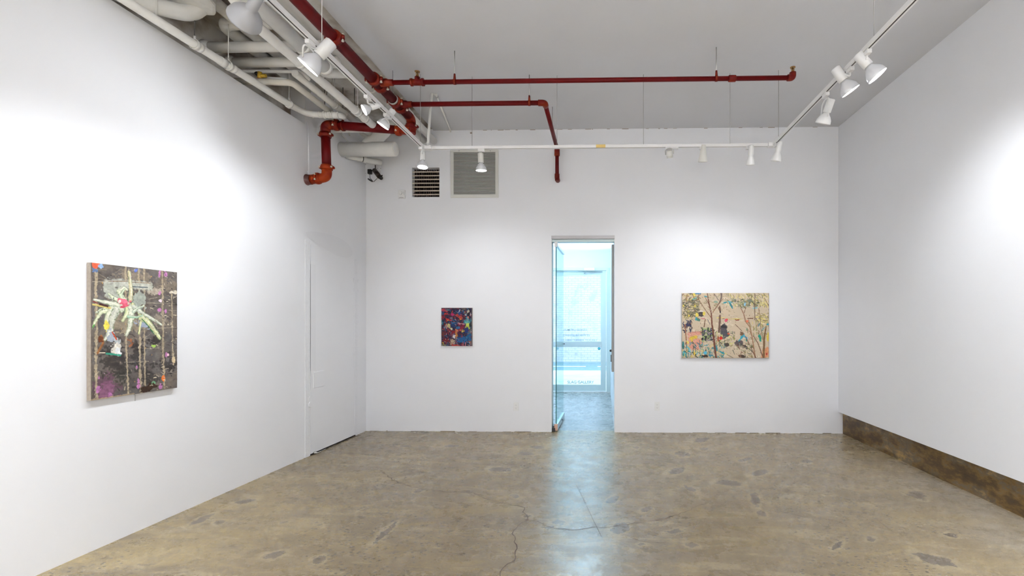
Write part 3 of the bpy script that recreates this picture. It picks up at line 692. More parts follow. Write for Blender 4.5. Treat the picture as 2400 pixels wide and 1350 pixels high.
def paint_mid():
    W, H = 190, 238; C = Canvas(W, H, lin(52, 38, 66), 23); q = lambda x, y: ((x-155)/745*W, (y-228)/932*H); K = W/745
    cols = [lin(130,24,44), lin(160,34,48), lin(40,44,96), lin(24,24,44), lin(34,90,136), lin(84,26,70), lin(24,30,62), lin(90,40,50), lin(60,100,130), lin(28,20,30)]
    C.flecks(420, (0, 0, W, H), cols, (6, 18), (3, 7), .4, 1.0)
    for x, y, rx, ry, c, a in ((240,290,90,30,lin(200,70,84),.1),(300,280,50,22,lin(80,120,130),0),(270,370,60,20,lin(220,60,50),.1),(200,460,60,40,lin(150,22,36),0),(330,520,80,26,lin(220,50,46),.15),(320,540,14,12,lin(250,170,70),0),(430,390,50,26,lin(190,30,110),0),
        (550,430,90,30,lin(200,70,60),.4),(580,330,40,50,lin(36,78,150),-.5),(590,300,14,30,lin(220,226,214),.4),(790,320,26,50,lin(222,206,180),.7),(740,350,40,30,lin(150,126,106),0),(700,260,60,30,lin(110,100,96),0),(800,540,70,60,lin(60,156,170),.2),(790,600,40,40,lin(120,196,180),.4),
        (780,660,40,50,lin(226,236,100),.8),(810,720,30,30,lin(180,200,90),.5),(460,600,70,40,lin(40,110,160),.2),(500,530,40,26,lin(40,96,150),0),(440,660,70,50,lin(28,60,110),0),(350,690,40,70,lin(220,208,140),-.5),(400,740,26,18,lin(232,230,214),.4),(640,690,90,80,lin(140,22,56),0),(660,620,70,16,lin(210,150,160),.1),
        (430,850,100,60,lin(150,22,30),.2),(520,900,26,80,lin(220,146,60),0),(520,780,30,50,lin(226,130,90),-.6),(460,930,30,40,lin(236,236,240),.2),(440,890,22,18,lin(190,186,190),0),(430,1040,55,60,lin(210,182,150),.3),(700,1010,170,80,lin(24,100,160),.0),(800,900,60,120,lin(30,100,150),0),(760,780,60,50,lin(36,56,130),0),
        (680,800,26,40,lin(226,190,90),.3),(615,770,16,30,lin(220,90,70),0),(850,830,40,60,lin(110,116,120),.3),(870,1080,50,60,lin(140,110,100),0),(260,1020,80,60,lin(130,18,24),0),(200,880,30,60,lin(110,60,50),0),(270,690,40,40,lin(180,160,160),0),(280,630,24,24,lin(226,160,130),0),(800,450,30,22,lin(236,140,120),-.5),(855,400,14,40,lin(236,190,190),0),(740,400,24,14,lin(240,240,240),.3),
        (500,1130,90,30,lin(196,60,40),0),(220,1135,60,24,lin(140,140,110),0),(200,1090,24,30,lin(190,160,60),0),(400,480,30,30,lin(130,120,140),.5),(620,505,30,16,lin(230,130,50),0),(860,650,26,40,lin(34,44,46),0),(540,700,40,40,lin(40,120,170),.6),(170,600,20,50,lin(40,110,130),0)):
        C.blob(*q(x, y), rx*K, ry*K, c, a, .55, .95, .2)
    for p in ((678,1060,678,1150),(735,1070,738,1155)): C.stroke([q(p[0], p[1]), q(p[2], p[3])], 16*K, lin(226,130,140))
    C.flecks(330, (0, 0, W, H), cols+[lin(20,16,26)]*4+[lin(230,200,190), lin(226,120,80), lin(60,140,170), lin(210,60,60), lin(190,170,140)], (3, 10), (1.2, 3))
    C.a *= .62
    C.stroke([(0, 0), (W, 0)], 5, lin(90, 70, 66), rag=.7); C.stroke([(W-1, 0), (W-1, H)], 7, lin(84, 78, 84), rag=.7)
    return C
def back_canvas(x0, y0, x1, y1, C, name, label, th=.03):
    a = onY(x0, y0, BY-th); b = onY(x1, y1, BY-th)
    return place_canvas(Vector((a.x, a.y, a.z)), Vector((b.x, a.y, a.z)), b.z, Vector((0, -1, 0)), th, C, name, label, 0)
back_canvas(1034.5, 721.5, 1106.5, 811, paint_mid(), 'painting', 'small dense abstract painting in crimson and blue on the back wall')

def paint_right():
    W, H = 400, 300; C = Canvas(W, H, lin(196, 178, 154), 31); q = lambda x, y: ((x-133)/1447*W, (y-122)/1080*H); K = W/1447
    C.a *= (.93+.14*vnoise(H, W, 40, 4))[..., None]
    ol = lin(140,130,82); ye = lin(206,188,110); dkg = lin(70,74,60); sage = lin(150,150,120); br = lin(104,66,46); tq = lin(50,140,150); lc = lin(214,200,178)
    C.flecks(120, (0, 0, W, H), [lin(186,168,142), lc, lin(204,188,166)], (10, 40), (3, 8), 0, .3, .7)
    B = lambda x0, y0, x1, y1: (*q(x0, y0), *q(x1, y1))
    C.flecks(230, B(135,122,420,560), [ol, ye, sage, dkg, lin(170,156,120), lin(90,84,70), br], (5, 14), (1.5, 3.5), -.7, .8, .9)
    C.flecks(150, B(135,240,400,520), [dkg, lin(96,96,84), ol, lin(60,58,52)], (4, 12), (1.5, 4), -.6, .9, .85)
    C.flecks(200, B(850,122,1580,330), [ye, ol, lin(220,208,130), sage, lin(120,110,70), lc], (6, 16), (1.5, 3.5), .9, .7, .9)
    C.flecks(90, B(960,230,1400,350), [sage, dkg, lin(120,130,120), ol], (5, 14), (2, 5), .2, .9, .9)
    C.flecks(110, B(1350,450,1580,620), [ye, ol, lin(214,200,120), lin(110,90,60)], (5, 14), (1.5, 3.5), .1, .7, .9)
    C.flecks(70, B(1200,560,1580,900), [ol, sage, ye, br], (8, 18), (1.5, 3), 1.2, .5, .85)
    C.flecks(60, B(500,122,880,420), [sage, br, ol, lc], (4, 12), (1.2, 3), None, 1, .7)
    # pink pot
    C.stroke([q(250,800), q(470,780)], 60*K, lin(206,146,128)); C.blob(*q(360,950), 128*K, 118*K, lin(204,142,124), 0, .15); C.blob(*q(320,860), 85*K, 80*K, lin(206,150,130), 0, .15)
    C.stroke([q(240,775), q(460,755)], 7*K, lin(150,96,84)); C.blob(*q(320,860), 66*K, 28*K, lin(206,176,66), -.25, .3); C.blob(*q(300,915), 18*K, 24*K, lin(206,176,66)); C.blob(*q(440,850), 40*K, 24*K, lin(196,182,150), -.3, .3)
    # dark shrubs
    C.flecks(150, B(470,690,650,900), [lin(40,40,44), lin(70,80,60), lin(150,170,110), lin(76,70,110), lin(30,28,30), sage], (5, 13), (2, 5)); C.flecks(40, B(140,570,300,740), [lin(40,50,90), lin(60,60,70), br, lin(30,36,60)], (5, 14), (2, 4.5), 1.2, .6)
    C.flecks(110, B(690,740,1010,980), [sage, lin(200,196,120), dkg, ol, lin(60,80,90)], (5, 13), (1.5, 4)); C.flecks(90, B(420,960,860,1195), [sage, lin(120,150,120), tq, lin(60,120,130), ye, dkg], (5, 13), (2, 4.5), None)
    C.blob(*q(820,720), 46*K, 80*K, lin(86,80,84), .2, .3); C.blob(*q(850,800), 60*K, 70*K, lin(80,78,84), .3, .35); C.blob(*q(830,680), 50*K, 26*K, lin(50,46,50), .3, .4)
    C.blob(*q(450,470), 52*K, 44*K, lin(70,62,62), 0, .2); C.blob(*q(450,422), 50*K, 10*K, lin(226,220,214), 0, .2)
    C.blob(*q(1085,950), 78*K, 54*K, lin(86,76,78), 0, .2); C.blob(*q(1165,1010), 50*K, 30*K, lin(56,52,50), .4, .5); C.blob(*q(880,975), 38*K, 28*K, lin(76,66,62), 0, .2)
    C.blob(*q(1120,1010), 70*K, 14*K, lin(150,136,120), .2, .2); C.blob(*q(950,1060), 200*K, 40*K, lin(194,178,154), 0, .3, .8)
    for x, y, r in ((384,480,26),(500,462,24),(248,494,14),(228,940,20),(350,340,14),(158,330,13),(340,150,24)): C.blob(*q(x, y), r*K, r*1.25*K, lin(222,200,90), 0, .15)
    for x, y, rx, ry, a, c in ((370,540,18,30,0,tq),(410,565,30,24,.6,lin(70,120,104)),(695,268,34,20,.1,lin(140,158,140)),(180,1130,46,50,0,lin(30,140,140)),(150,990,18,60,0,lin(40,120,120)),(240,1060,50,26,.9,lin(110,186,196)),(1130,850,26,70,.6,lin(50,150,170)),(1190,850,20,50,-.9,lin(80,160,190)),(1205,900,14,30,0,lin(50,130,110)),
        (1428,860,22,58,-.2,lin(40,140,120)),(1210,720,13,26,0,lin(120,150,120)),(520,1105,26,24,0,lin(90,180,214)),(700,1030,20,46,-.4,lin(40,130,140)),(800,1110,40,16,.4,tq),(950,330,16,60,-.5,lin(50,130,140)),(850,280,50,12,-.2,tq),(930,270,50,14,.3,lin(90,170,180)),(530,180,26,10,.3,lin(60,140,150)),(400,130,40,14,0,lin(60,120,160)),
        (1180,310,16,26,0,lin(140,190,214)),(1350,370,40,12,-.1,lin(130,180,190)),(1560,640,20,12,0,lin(50,140,160)),(1480,720,12,60,.7,lin(120,150,150)),(1410,650,12,36,.5,lin(90,120,130)),(345,1130,22,44,-.6,lin(220,190,70)),(600,1150,40,22,0,lin(60,130,150)),(330,220,40,12,-.4,lin(90,160,150)),(240,650,34,24,.3,lin(60,60,90)),
        (868,575,26,30,.2,lin(206,84,108)),(885,555,16,12,0,lin(210,80,50)),(775,872,26,28,.3,lin(206,40,24)),(735,880,16,40,0,lin(150,80,50)),(1040,562,40,16,.1,lin(120,40,34)),(1265,542,54,8,0,lin(96,50,30)),(830,546,30,6,0,lin(110,46,36)),(485,545,34,7,0,lin(190,90,110)),(1215,590,18,22,.3,lin(214,110,80)),(905,795,22,14,.3,lin(206,90,60)),
        (1520,1120,60,90,.2,lin(206,140,100)),(1540,1130,12,20,0,lin(170,50,40)),(1560,840,16,60,0,lin(214,190,70)),(1020,550,120,8,0,ye),(780,530,90,12,0,lin(214,196,120)),(760,390,26,44,0,lin(110,84,66)),(770,430,14,20,0,lin(40,34,34)),(1130,1170,60,24,.2,lin(66,50,40)),(500,1165,60,22,0,lin(60,44,34)),(1300,1000,24,24,0,lin(50,56,40)),(1130,790,34,30,0,lin(120,90,66))):
        C.blob(*q(x, y), rx*K, ry*K, c, a, .3, 1, .18)
    # trunks
    for pts, w0, w1, c in (([(787,125),(790,200),(750,290),(660,420)], 34, 12, lin(112,98,92)), ([(765,500),(758,640),(750,760)], 36, 34, lin(112,86,74)), ([(555,130),(580,280),(620,450),(630,620),(650,760),(670,950),(700,1190)], 14, 34, lin(108,62,48)),
        ([(395,200),(500,370),(610,520)], 10, 12, lin(124,90,62)), ([(520,200),(590,320)], 8, 8, br), ([(1348,140),(1340,350),(1345,560)], 14, 16, lin(120,100,84)), ([(640,450),(720,340),(820,210)], 12, 8, lin(140,96,66)), ([(675,140),(740,240)], 10, 10, lin(104,90,92)),
        ([(1110,365),(1160,470),(1190,590)], 14, 18, lin(146,108,88)), ([(1185,590),(1260,680),(1300,850),(1350,1190)], 14, 22, lin(150,112,84)), ([(1190,840),(1290,1050),(1360,1190)], 12, 18, lin(120,84,66)), ([(1320,830),(1400,960),(1480,1190)], 12, 18, lin(120,84,66)),
        ([(1530,680),(1500,850),(1490,1190)], 20, 40, lin(116,86,56)), ([(1430,480),(1440,700),(1480,900)], 12, 14, lin(140,120,90)), ([(180,640),(200,850),(215,1090)], 14, 22, lin(140,90,62)), ([(215,150),(205,260)], 20, 20, lin(150,120,90)), ([(1020,640),(1130,750)], 9, 9, lin(96,66,56)),
        ([(1500,200),(1570,330)], 9, 9, br), ([(1410,380),(1420,470)], 12, 12, lin(140,106,80)), ([(1190,360),(1170,450)], 9, 9, br), ([(520,560),(500,680)], 14, 14, br), ([(560,560),(600,640)], 8, 8, lin(80,80,100)), ([(980,1070),(1010,1140)], 12, 6, lin(50,70,56)), ([(880,1140),(980,1190)], 8, 8, dkg), ([(300,130),(340,220)], 7, 7, br), ([(1240,560),(1290,800)], 10, 10, lin(150,112,84)), ([(1360,600),(1380,800)], 10, 10, ol)):
        C.stroke([q(*p) for p in pts], w0*K, c, w1*K, .25)
    C.flecks(260, (0, 0, W, H), [br, dkg, lin(60,50,44), lin(150,120,90), lin(214,206,190), sage, ol], (2, 7), (.9, 1.8))
    C.flecks(90, B(135,900,480,1195), [tq, lin(30,110,120), ye, sage, dkg, lin(110,186,196)], (6, 16), (2, 4), 1.0, .6)
    C.flecks(60, B(1020,950,1300,1195), [dkg, br, ol, sage], (5, 14), (1.5, 3.5), .7, .7)
    C.stroke([(0, H-1), (W, H-1)], 3, lin(140, 120, 98), rag=.6); C.stroke([(W-1, 0), (W-1, H)], 3, lin(140, 120, 98), rag=.6)
    return C
back_canvas(1598.5, 687, 1802, 839.5, paint_right(), 'painting', 'wide garden painting with branches and a pink pot on the back wall')

# ================================================================ WALL FITTINGS
def outlet(px, py, label):
    c = onY(px, py, BY); g = thing('power_outlet', label, 'power outlet', (c.x, BY, c.z-.058), 0, 'wall outlets beside the doorway')
    MB().box((c.x-.035, BY-.007, c.z-.058), (c.x+.035, BY, c.z+.058)).build('cover_plate', M_white, g, bevel=.003)
    for s in (-1, 1):
        r = MB().lathe([(0, .0165), (.0022, .0165), (.003, .0155)], (c.x, BY-.007, c.z+s*.02), (0, -1, 0), 20).build('receptacle', M_white, g)
        k = MB(); k.box((c.x-.008, BY-.0108, c.z+s*.02-.001), (c.x-.0055, BY-.0098, c.z+s*.02+.008)); k.box((c.x+.0055, BY-.0108, c.z+s*.02-.001), (c.x+.008, BY-.0098, c.z+s*.02+.008)); k.lathe([(0, .0025), (.001, .0025)], (c.x, BY-.0098, c.z+s*.02-.008), (0, -1, 0), 8)
        k.build('slot', M_mark, r)
outlet(1209.5, 953, 'white wall outlet left of the doorway'); outlet(1540, 952, 'white wall outlet right of the doorway')
# louvred opening
g = thing('louver_vent', 'dark open vent with horizontal slats set in the back wall', 'vent', ((VX0+VX1)/2, BY, VZ0))
MB().box((VX0+.002, BY+.17, VZ0+.002), (VX1-.002, BY+.19, VZ1-.002)).build('backing', M_dark, g)
m = MB()
for bx in (((VX0, BY-.004, VZ0), (VX0+.022, BY+.16, VZ1)), ((VX1-.006, BY-.002, VZ0), (VX1, BY+.16, VZ1)), ((VX0, BY-.002, VZ1-.018), (VX1, BY+.16, VZ1))): m.box(*bx)
m.build('frame', M_wall, g)
n = 7; stp = (VZ1-VZ0-.03)/(n+.55)
for k in range(n):
    z = VZ0+.025+stp*k + .005
    MB().add([(VX0+.02, BY+.015, z+.014), (VX1-.005, BY+.015, z+.014), (VX1-.005, BY+.06, z+.030), (VX0+.02, BY+.06, z+.030), (VX0+.02, BY+.015, z), (VX1-.005, BY+.015, z), (VX1-.005, BY+.06, z+.016), (VX0+.02, BY+.06, z+.016)],
             [(0,1,2,3),(7,6,5,4),(4,5,1,0),(5,6,2,1),(6,7,3,2),(7,4,0,3)]).build('slat', M_slat, g)
m = MB(); k = VX0+.03
while k < VX1-.01: m.box((k, BY+.075, VZ0+.005), (k+.007, BY+.11, VZ1-.02)); k += .0305
m.build('fin_row', M_fin, g)
# white return grille
x0, x1 = onY(1056.5, 400, BY).x, onY(1168.5, 400, BY).x; z0, z1 = onY(1100, 464, BY).z, onY(1100, 350.5, BY).z
g = thing('return_grille', 'large white square return air grille on the back wall', 'vent', ((x0+x1)/2, BY, z0))
f_ = .042; m = MB()
for bx in (((x0, BY-.014, z0), (x1, BY, z0+f_)), ((x0, BY-.014, z1-f_), (x1, BY, z1)), ((x0, BY-.014, z0+f_), (x0+f_, BY, z1-f_)), ((x1-f_, BY-.014, z0+f_), (x1, BY, z1-f_))): m.box(*bx)
m.build('frame', M_vent, g, bevel=.002)
MB().box((x0+f_, BY-.0035, z0+f_), (x1-f_, BY-.0005, z1-f_)).build('backing', mat('grille shadow gap', (.10, .095, .085), .8), g)
n = 31; st = (z1-z0-2*f_)/n
for k in range(n):
    z = z0+f_+st*k
    MB().add([(x0+f_, BY-.0125, z+.0005), (x1-f_, BY-.0125, z+.0005), (x1-f_, BY-.004, z+st*.62), (x0+f_, BY-.004, z+st*.62), (x0+f_, BY-.0115, z-.0005), (x1-f_, BY-.0115, z-.0005), (x1-f_, BY-.004, z+st*.50), (x0+f_, BY-.004, z+st*.50)],
             [(0,1,2,3),(7,6,5,4),(4,5,1,0),(5,6,2,1),(6,7,3,2),(7,4,0,3)]).build('louver', M_vent, g)
for px in (1076, 1149): c = onY(px, 353.5, BY-.014); MB().lathe([(0, .006), (.002, .005)], c, (0, -1, 0), 10).build('screw', M_mark, g)
# thermostat
c = onY(942.5, 456, BY); g = thing('thermostat', 'small white thermostat with round dial on the back wall', 'thermostat', (c.x, BY, c.z-.058))
MB().box((c.x-.047, BY-.026, c.z-.058), (c.x+.047, BY, c.z+.058)).build('housing', M_white, g, bevel=.004)
MB().lathe([(0, .024), (.012, .023), (.014, .02)], (c.x-.008, BY-.026, c.z+.016), (0, -1, 0)).build('dial', M_white, g)
MB().box((c.x-.03, BY-.0275, c.z-.053), (c.x+.03, BY-.0255, c.z-.048)).build('vent_slot', M_mark, g)
MB().box((c.x+.035, BY-.0275, c.z-.01), (c.x+.038, BY-.0255, c.z+.035)).build('scale_mark', M_mark, g)
# plywood board with black adapter and camera
a, b = onY(854, 383, BY), onY(893, 409, BY)
bd = tag(MB().box((a.x, BY-.016, b.z), (b.x, BY-.001, a.z)).build('mounting_board', M_wall, bevel=.002), 'white painted mounting board with screws high in the back left corner', 'board')
for px, py in ((857, 385), (885, 395), (892, 395), (857, 406)): c = onY(px, py, BY-.016); MB().lathe([(0, .005), (.0015, .004)], c, (0, -1, 0), 8).build('screw', M_mark, bd)
c = onY(866.5, 402.5, BY-.045)
g = thing('power_adapter', 'small black power adapter with lead in the back left corner', 'adapter', (c.x, BY-.016, c.z))
MB().box((c.x-.024, BY-.065, c.z-.032), (c.x+.024, BY-.017, c.z+.032)).build('body', M_black, g, bevel=.006)
q = [onY(x, y, BY-.04) for x, y in ((867, 408), (867, 417), (871, 421), (875, 427), (884, 418))]
MB().tube(q, .0032, 8, fillet=.03).build('cable', M_black, g)
q0, q1 = onY(862.5, 419, BY-.04), onY(873, 425.5, BY-.04); MB().tube([q0, q0.lerp(q1, .5), q1], [.009, .012, .009], 10).build('plug', M_black, g)
g = thing('security_camera', 'black bullet camera tilted downward in the back left corner', 'camera', tuple(onY(880, 397, BY-.016)))
a, b = onY(878, 399, BY-.05), onY(889, 414, BY-.13)
MB().tube([a, b], .031, 18).build('body', mat('dark brown plastic', (.03, .018, .012), .35), g)
MB().tube([onY(879.5, 387, BY-.03), onY(880, 396, BY-.03), a], .006, 8).build('bracket', M_black, g)
c = onY(893, 417, BY-.14); MB().sphere(c, .027).build('lens', M_black, g)
MB().tube([b, onY(896, 411, BY-.13), c], .008, 8).build('cable', M_black, g)

# ================================================================ PIPES
def coupling(parent, p, d, r, m=None, bolts=True, L=.055):
    d = Vector(d).normalized(); p = Vector(p); m = m or M_redc
    o = MB().lathe([(-L/2, r*1.02), (-L/2, r*1.22), (-L*.2, r*1.34), (L*.2, r*1.34), (L/2, r*1.22), (L/2, r*1.02)], p, d, 20)
    up = Vector((0, 0, 1)) if abs(d.z) < .8 else Vector((0, -1, 0)); side = d.cross(up).normalized()
    for s in (-1, 1):
        c = p+side*s*r*1.45; o.tube([c-up*r*.35, c+up*r*.35], r*.34, 10)
    q = o.build('coupling', m, parent)
    if bolts:
        for s in (-1, 1):
            c = p+side*s*r*1.45; k = MB().tube([c-up*r*.75, c+up*r*.75], r*.15, 8); k.tube([c+up*r*.5, c+up*r*.72], r*.24, 6).tube([c-up*r*.72, c-up*r*.5], r*.24, 6)
            k.build('bolt', M_bolt, q)
    return q
def hanger(parent, p, r, top=CEIL, rodr=.0035, m=None, pm=None):
    p = Vector(p); m = m or M_rod
    MB().tube([p+Vector((0, 0, r+.03)), (p.x, p.y, top+.0)], rodr, 8).build('hanger_rod', m, parent)
    k = MB(); n = 20; w_ = .012
    vv = []
    for i in range(n+1):
        a = 2*PI*i/n
        for rr, yy in ((r*1.03, -w_), (r*1.03, w_), (r*1.16, w_), (r*1.16, -w_)): vv.append((p.x+math.sin(a)*rr, p.y+yy, p.z+math.cos(a)*rr))
    fs = []
    for i in range(n):
        for j in range(4): fs.append((i*4+j, i*4+(j+1) % 4, (i+1)*4+(j+1) % 4, (i+1)*4+j))
    k.add(vv, fs, True); k.lathe([(0, .009), (.03, .008)], p+Vector((0, 0, r)), (0, 0, 1), 10)
    k.build('hanger_ring', pm or M_steel, parent)
def cross_hanger(parent, p, r, top=CEIL, m=None, ring=None):   # for a pipe that runs left-right
    p = Vector(p); m = m or M_rod
    MB().tube([p+Vector((0, 0, r+.03)), (p.x, p.y, top)], .0045, 8).build('hanger_rod', m, parent)
    k = MB().lathe([(-.011, r*1.18), (.011, r*1.18)], p, (1, 0, 0), 20); k.lathe([(0, .013), (.055, .009)], p+Vector((0, 0, r)), (0, 0, 1), 10); k.build('hanger_ring', ring or M_redc, parent)

ZR = 3.83; XM = -2.2; rM = .047; YE = 5.30
# red main
g = thing('sprinkler_main', 'thick red sprinkler main under the ceiling beside the white pipes', 'pipe', (XM, 2.6, ZR))
MB().tube([(XM-.02, 1.2, ZR), (XM, YE, ZR)], rM, 24).build('pipe_run', M_red, g)
MB().tube([(XM, YE-.02, ZR), (XM, YE+.075, ZR), (XM, YE+.075, ZR-.17)], rM*1.08, 20, fillet=.09).build('elbow', M_redc, g)
YE2 = YE+.075; ZH = onY(850, 306, YE2).z
MB().tube([(XM, YE2, ZH+.08), (XM, YE2, ZH), (XM-.16, YE2-.004, ZH)], rM*1.08, 20, fillet=.08).build('elbow', M_or, g)
XV = -3.10; YV = YE2-.16
MB().tube([(XM-.12, YE2, ZH), (XV+.08, YV, ZH)], rM, 24).build('pipe_run', M_red, g)
MB().tube([(XV+.10, YV, ZH), (XV, YV, ZH), (XV, YV, ZH-.10)], rM*1.1, 20, fillet=.095).build('elbow', M_redc, g)
ZL = onY(745, 416, YV).z
MB().tube([(XV, YV, ZH-.08), (XV+.015, YV, ZL+.06)], rM, 24).build('pipe_run', M_red, g)
MB().tube([(XV+.015, YV, ZL+.10), (XV+.015, YV, ZL), (wl(YV)+.03, YV-.02, ZL-.03)], rM*1.1, 20, fillet=.085).build('elbow', M_or, g)
MB().lathe([(-.005, rM*1.3), (.004, rM*1.3), (.008, rM*1.15), (.05, rM*1.15)], (wl(YV), YV-.02, ZL-.03), nrm, 20).build('wall_flange', mat('pale flange', (.10, .03, .025), .5, var=.3, vscale=30), g)
yC = onZ(790, 88, ZR).y
coupling(g, (XM, yC, ZR), (0, 1, 0), rM)
for yy in (4.56-.07, 4.56+.07, 5.02-.07, 5.02+.07): coupling(g, (XM, yy, ZR), (0, 1, 0), rM*1.04)
coupling(g, (XM, YE2, ZR-.09), (0, 0, 1), rM, M_redc); coupling(g, (XM-.15, YE2, ZH), (1, 0, 0), rM, M_or)
coupling(g, (XV+.12, YV, ZH), (1, 0, 0), rM); coupling(g, (XV, YV, ZH-.11), (0, 0, 1), rM); coupling(g, (XV+.015, YV, ZL+.11), (0, 0, 1), rM, M_or); coupling(g, (XV-.08, YV-.012, ZL-.015), (1, .1, .05), rM, M_or)
hanger(g, (XM, 4.90, ZR), rM); hanger(g, (XM, 2.2, ZR), rM)
cross_hanger(g, (-2.92, YE2-.13, ZH), rM, m=M_drod)
# two branches
rB = .0225; YB1 = 4.56; YB2 = 5.02
def sprinkler(parent, p):
    k = MB().lathe([(0, .016), (.022, .014), (.03, .008), (.055, .006)], p, (0, 0, 1), 12); k.lathe([(.055, .024), (.06, .026), (.064, .010)], p, (0, 0, 1), 16)
    k.tube([Vector(p)+Vector((-.011, 0, .025)), Vector(p)+Vector((-.015, 0, .04)), Vector(p)+Vector((0, 0, .056))], .0028, 6).tube([Vector(p)+Vector((.011, 0, .025)), Vector(p)+Vector((.015, 0, .04)), Vector(p)+Vector((0, 0, .056))], .0028, 6)
    return k.build('sprinkler_head', M_brass, parent)
xe = onY(1858, 188, YB1).x
g = thing('sprinkler_branch', 'longer thin red sprinkler pipe crossing the ceiling to an upright end head', 'pipe', (0, YB1, ZR))
MB().tube([(XM+.03, YB1, ZR), (xe, YB1, ZR)], rB, 20).build('pipe_run', M_red, g)
MB().lathe([(0, .040), (.06, .038), (.075, .030), (.12, .030)], (XM+.035, YB1, ZR), (1, 0, 0), 20).build('outlet_tee', M_redc, g)
MB().tube([(xe-.05, YB1, ZR), (xe, YB1, ZR), (xe, YB1, ZR+.05)], rB*1.35, 16, fillet=.03).build('elbow', M_redc, g)
sprinkler(g, (xe, YB1, ZR+.04))
xs_ = onY(978, 190, YB1).x
MB().tube([(xs_-.055, YB1, ZR), (xs_+.055, YB1, ZR)], rB*1.35, 16).tube([(xs_-.065, YB1, ZR), (xs_-.045, YB1, ZR)], rB*1.6, 16).tube([(xs_+.045, YB1, ZR), (xs_+.065, YB1, ZR)], rB*1.6, 16).tube([(xs_, YB1, ZR), (xs_, YB1, ZR+.05)], rB*1.15, 16).build('tee', M_redc, g)
sprinkler(g, (xs_, YB1, ZR+.045))
for px in (1065.5, 1679): cross_hanger(g, (onY(px, 190, YB1).x, YB1, ZR), rB, m=M_steel)
xc = onY(1716, 189, YB1).x; MB().lathe([(-.035, rB*1.2), (-.03, rB*1.4), (.03, rB*1.4), (.035, rB*1.2)], (xc, YB1, ZR), (1, 0, 0), 16).build('pipe_socket', M_redc, g)
g = thing('sprinkler_branch', 'shorter thin red sprinkler pipe bending toward the back wall and dropping down', 'pipe', (-1, YB2, ZR))
xb = onY(1277, 240, YB2).x; rb = .025; yw = BY-.10
MB().tube([(XM+.03, YB2, ZR-.0), (xb, YB2, ZR)], rb, 20).build('pipe_run', M_red, g)
MB().lathe([(0, .042), (.06, .038), (.075, .031), (.12, .031)], (XM+.035, YB2, ZR), (1, 0, 0), 20).build('outlet_tee', M_redc, g)
MB().tube([(xb-.07, YB2, ZR), (xb, YB2, ZR), (xb, YB2+.07, ZR)], rb*1.3, 16, fillet=.04).build('elbow', M_redc, g)
MB().tube([(xb, YB2, ZR), (xb, yw, ZR)], rb, 20).build('pipe_run', M_red, g)
MB().tube([(xb, yw-.05, ZR), (xb, yw, ZR), (xb, yw, ZR-.06)], rb*1.3, 16, fillet=.035).build('elbow', M_redc, g)
zb = onY(1310, 418, yw).z
MB().tube([(xb, yw, ZR), (xb, yw, zb)], rb, 20).build('pipe_run', M_red, g)
MB().tube([(xb, yw, zb+.06), (xb, yw, zb), (xb, BY+.01, zb)], rb*1.3, 16, fillet=.03).build('elbow', M_redc, g)
MB().tube([(xb, yw, zb+.0), (xb, yw, zb-.03)], rb*1.15, 16).build('plug', M_redc, g)
for zz in (ZR-.22, ): MB().lathe([(-.05, rb*1.25), (-.04, rb*1.45), (.04, rb*1.45), (.05, rb*1.25)], (xb, yw, onY(1307, 357, yw).z), (0, 0, 1), 16).build('pipe_socket', M_redc, g)
cross_hanger(g, (onY(1240.5, 240, YB2).x, YB2, ZR), rb, m=M_steel)
MB().tube([(xb, YB2+.75, ZR+.02), (xb, YB2+.75, CEIL)], .004, 8).build('hanger_rod', M_rod, g)

def band(parent, p, d, r, L=.03, m=None): return MB().lathe([(-L/2, r*1.0), (-L/2, r*1.14), (L/2, r*1.14), (L/2, r*1.0)], p, d, 20).build('joint_band', m or M_pipe, parent)
def ypipe(ratio, Z, y0, y1, r, label, m=None, hang=(), bands=(), name='white_pipe', pre=None, post=None):
    X = -ratio*(Z-CAMZ); g = thing(name, label, 'pipe', (X, (y0+y1)/2, Z))
    pts = (pre or []) + [(X, y0, Z), (X, y1, Z)] + (post or [])
    MB().tube(pts, r, 20, fillet=r*2).build('pipe_run', m or M_pipe, g)
    for y in hang: hanger(g, (X, y, Z), r, CEIL+.03, m=M_wrod, pm=M_wrap)
    for y in bands: band(g, (X, y, Z), (0, 1, 0), r)
    return g, X
ypipe(.990, 3.99, 1.3, BY+.02, .041, 'white pipe between the left track and the red main', hang=(5.9,), bands=(3.2, 5.0))
ypipe(.935, 3.985, 5.22, BY+.02, .045, 'white pipe entering the back wall beyond the red elbow', hang=(5.55,), bands=(5.62,))
gD, XD = ypipe(1.170, 3.72, 3.42, 5.28, .040, 'long straight white pipe running over the left track lamps', hang=(4.95, 2.9), bands=(4.0, 4.9, 5.1),
      pre=[(-2.63, 3.16, 4.14), (-2.63, 3.22, 3.84)], post=[(-2.60, 5.30, 3.715), (-2.66, 5.36, 3.715), (-3.24, 5.36, 3.715)])
ypipe(1.093, 3.80, 1.3, 4.25, .055, 'fattest white pipe beside the left track', hang=(3.3,), bands=(3.9, 4.22))
ypipe(1.300, 3.75, 4.38, 5.12, .028, 'short cream pipe sloping between the white pipes', m=M_pipeb, hang=(5.05,), pre=[(-3.45, 4.34, 3.75)])
ypipe(1.239, 3.82, 4.35, 5.75, .033, 'white pipe just left of the long straight one', hang=(5.0,), bands=(5.2, 5.5))
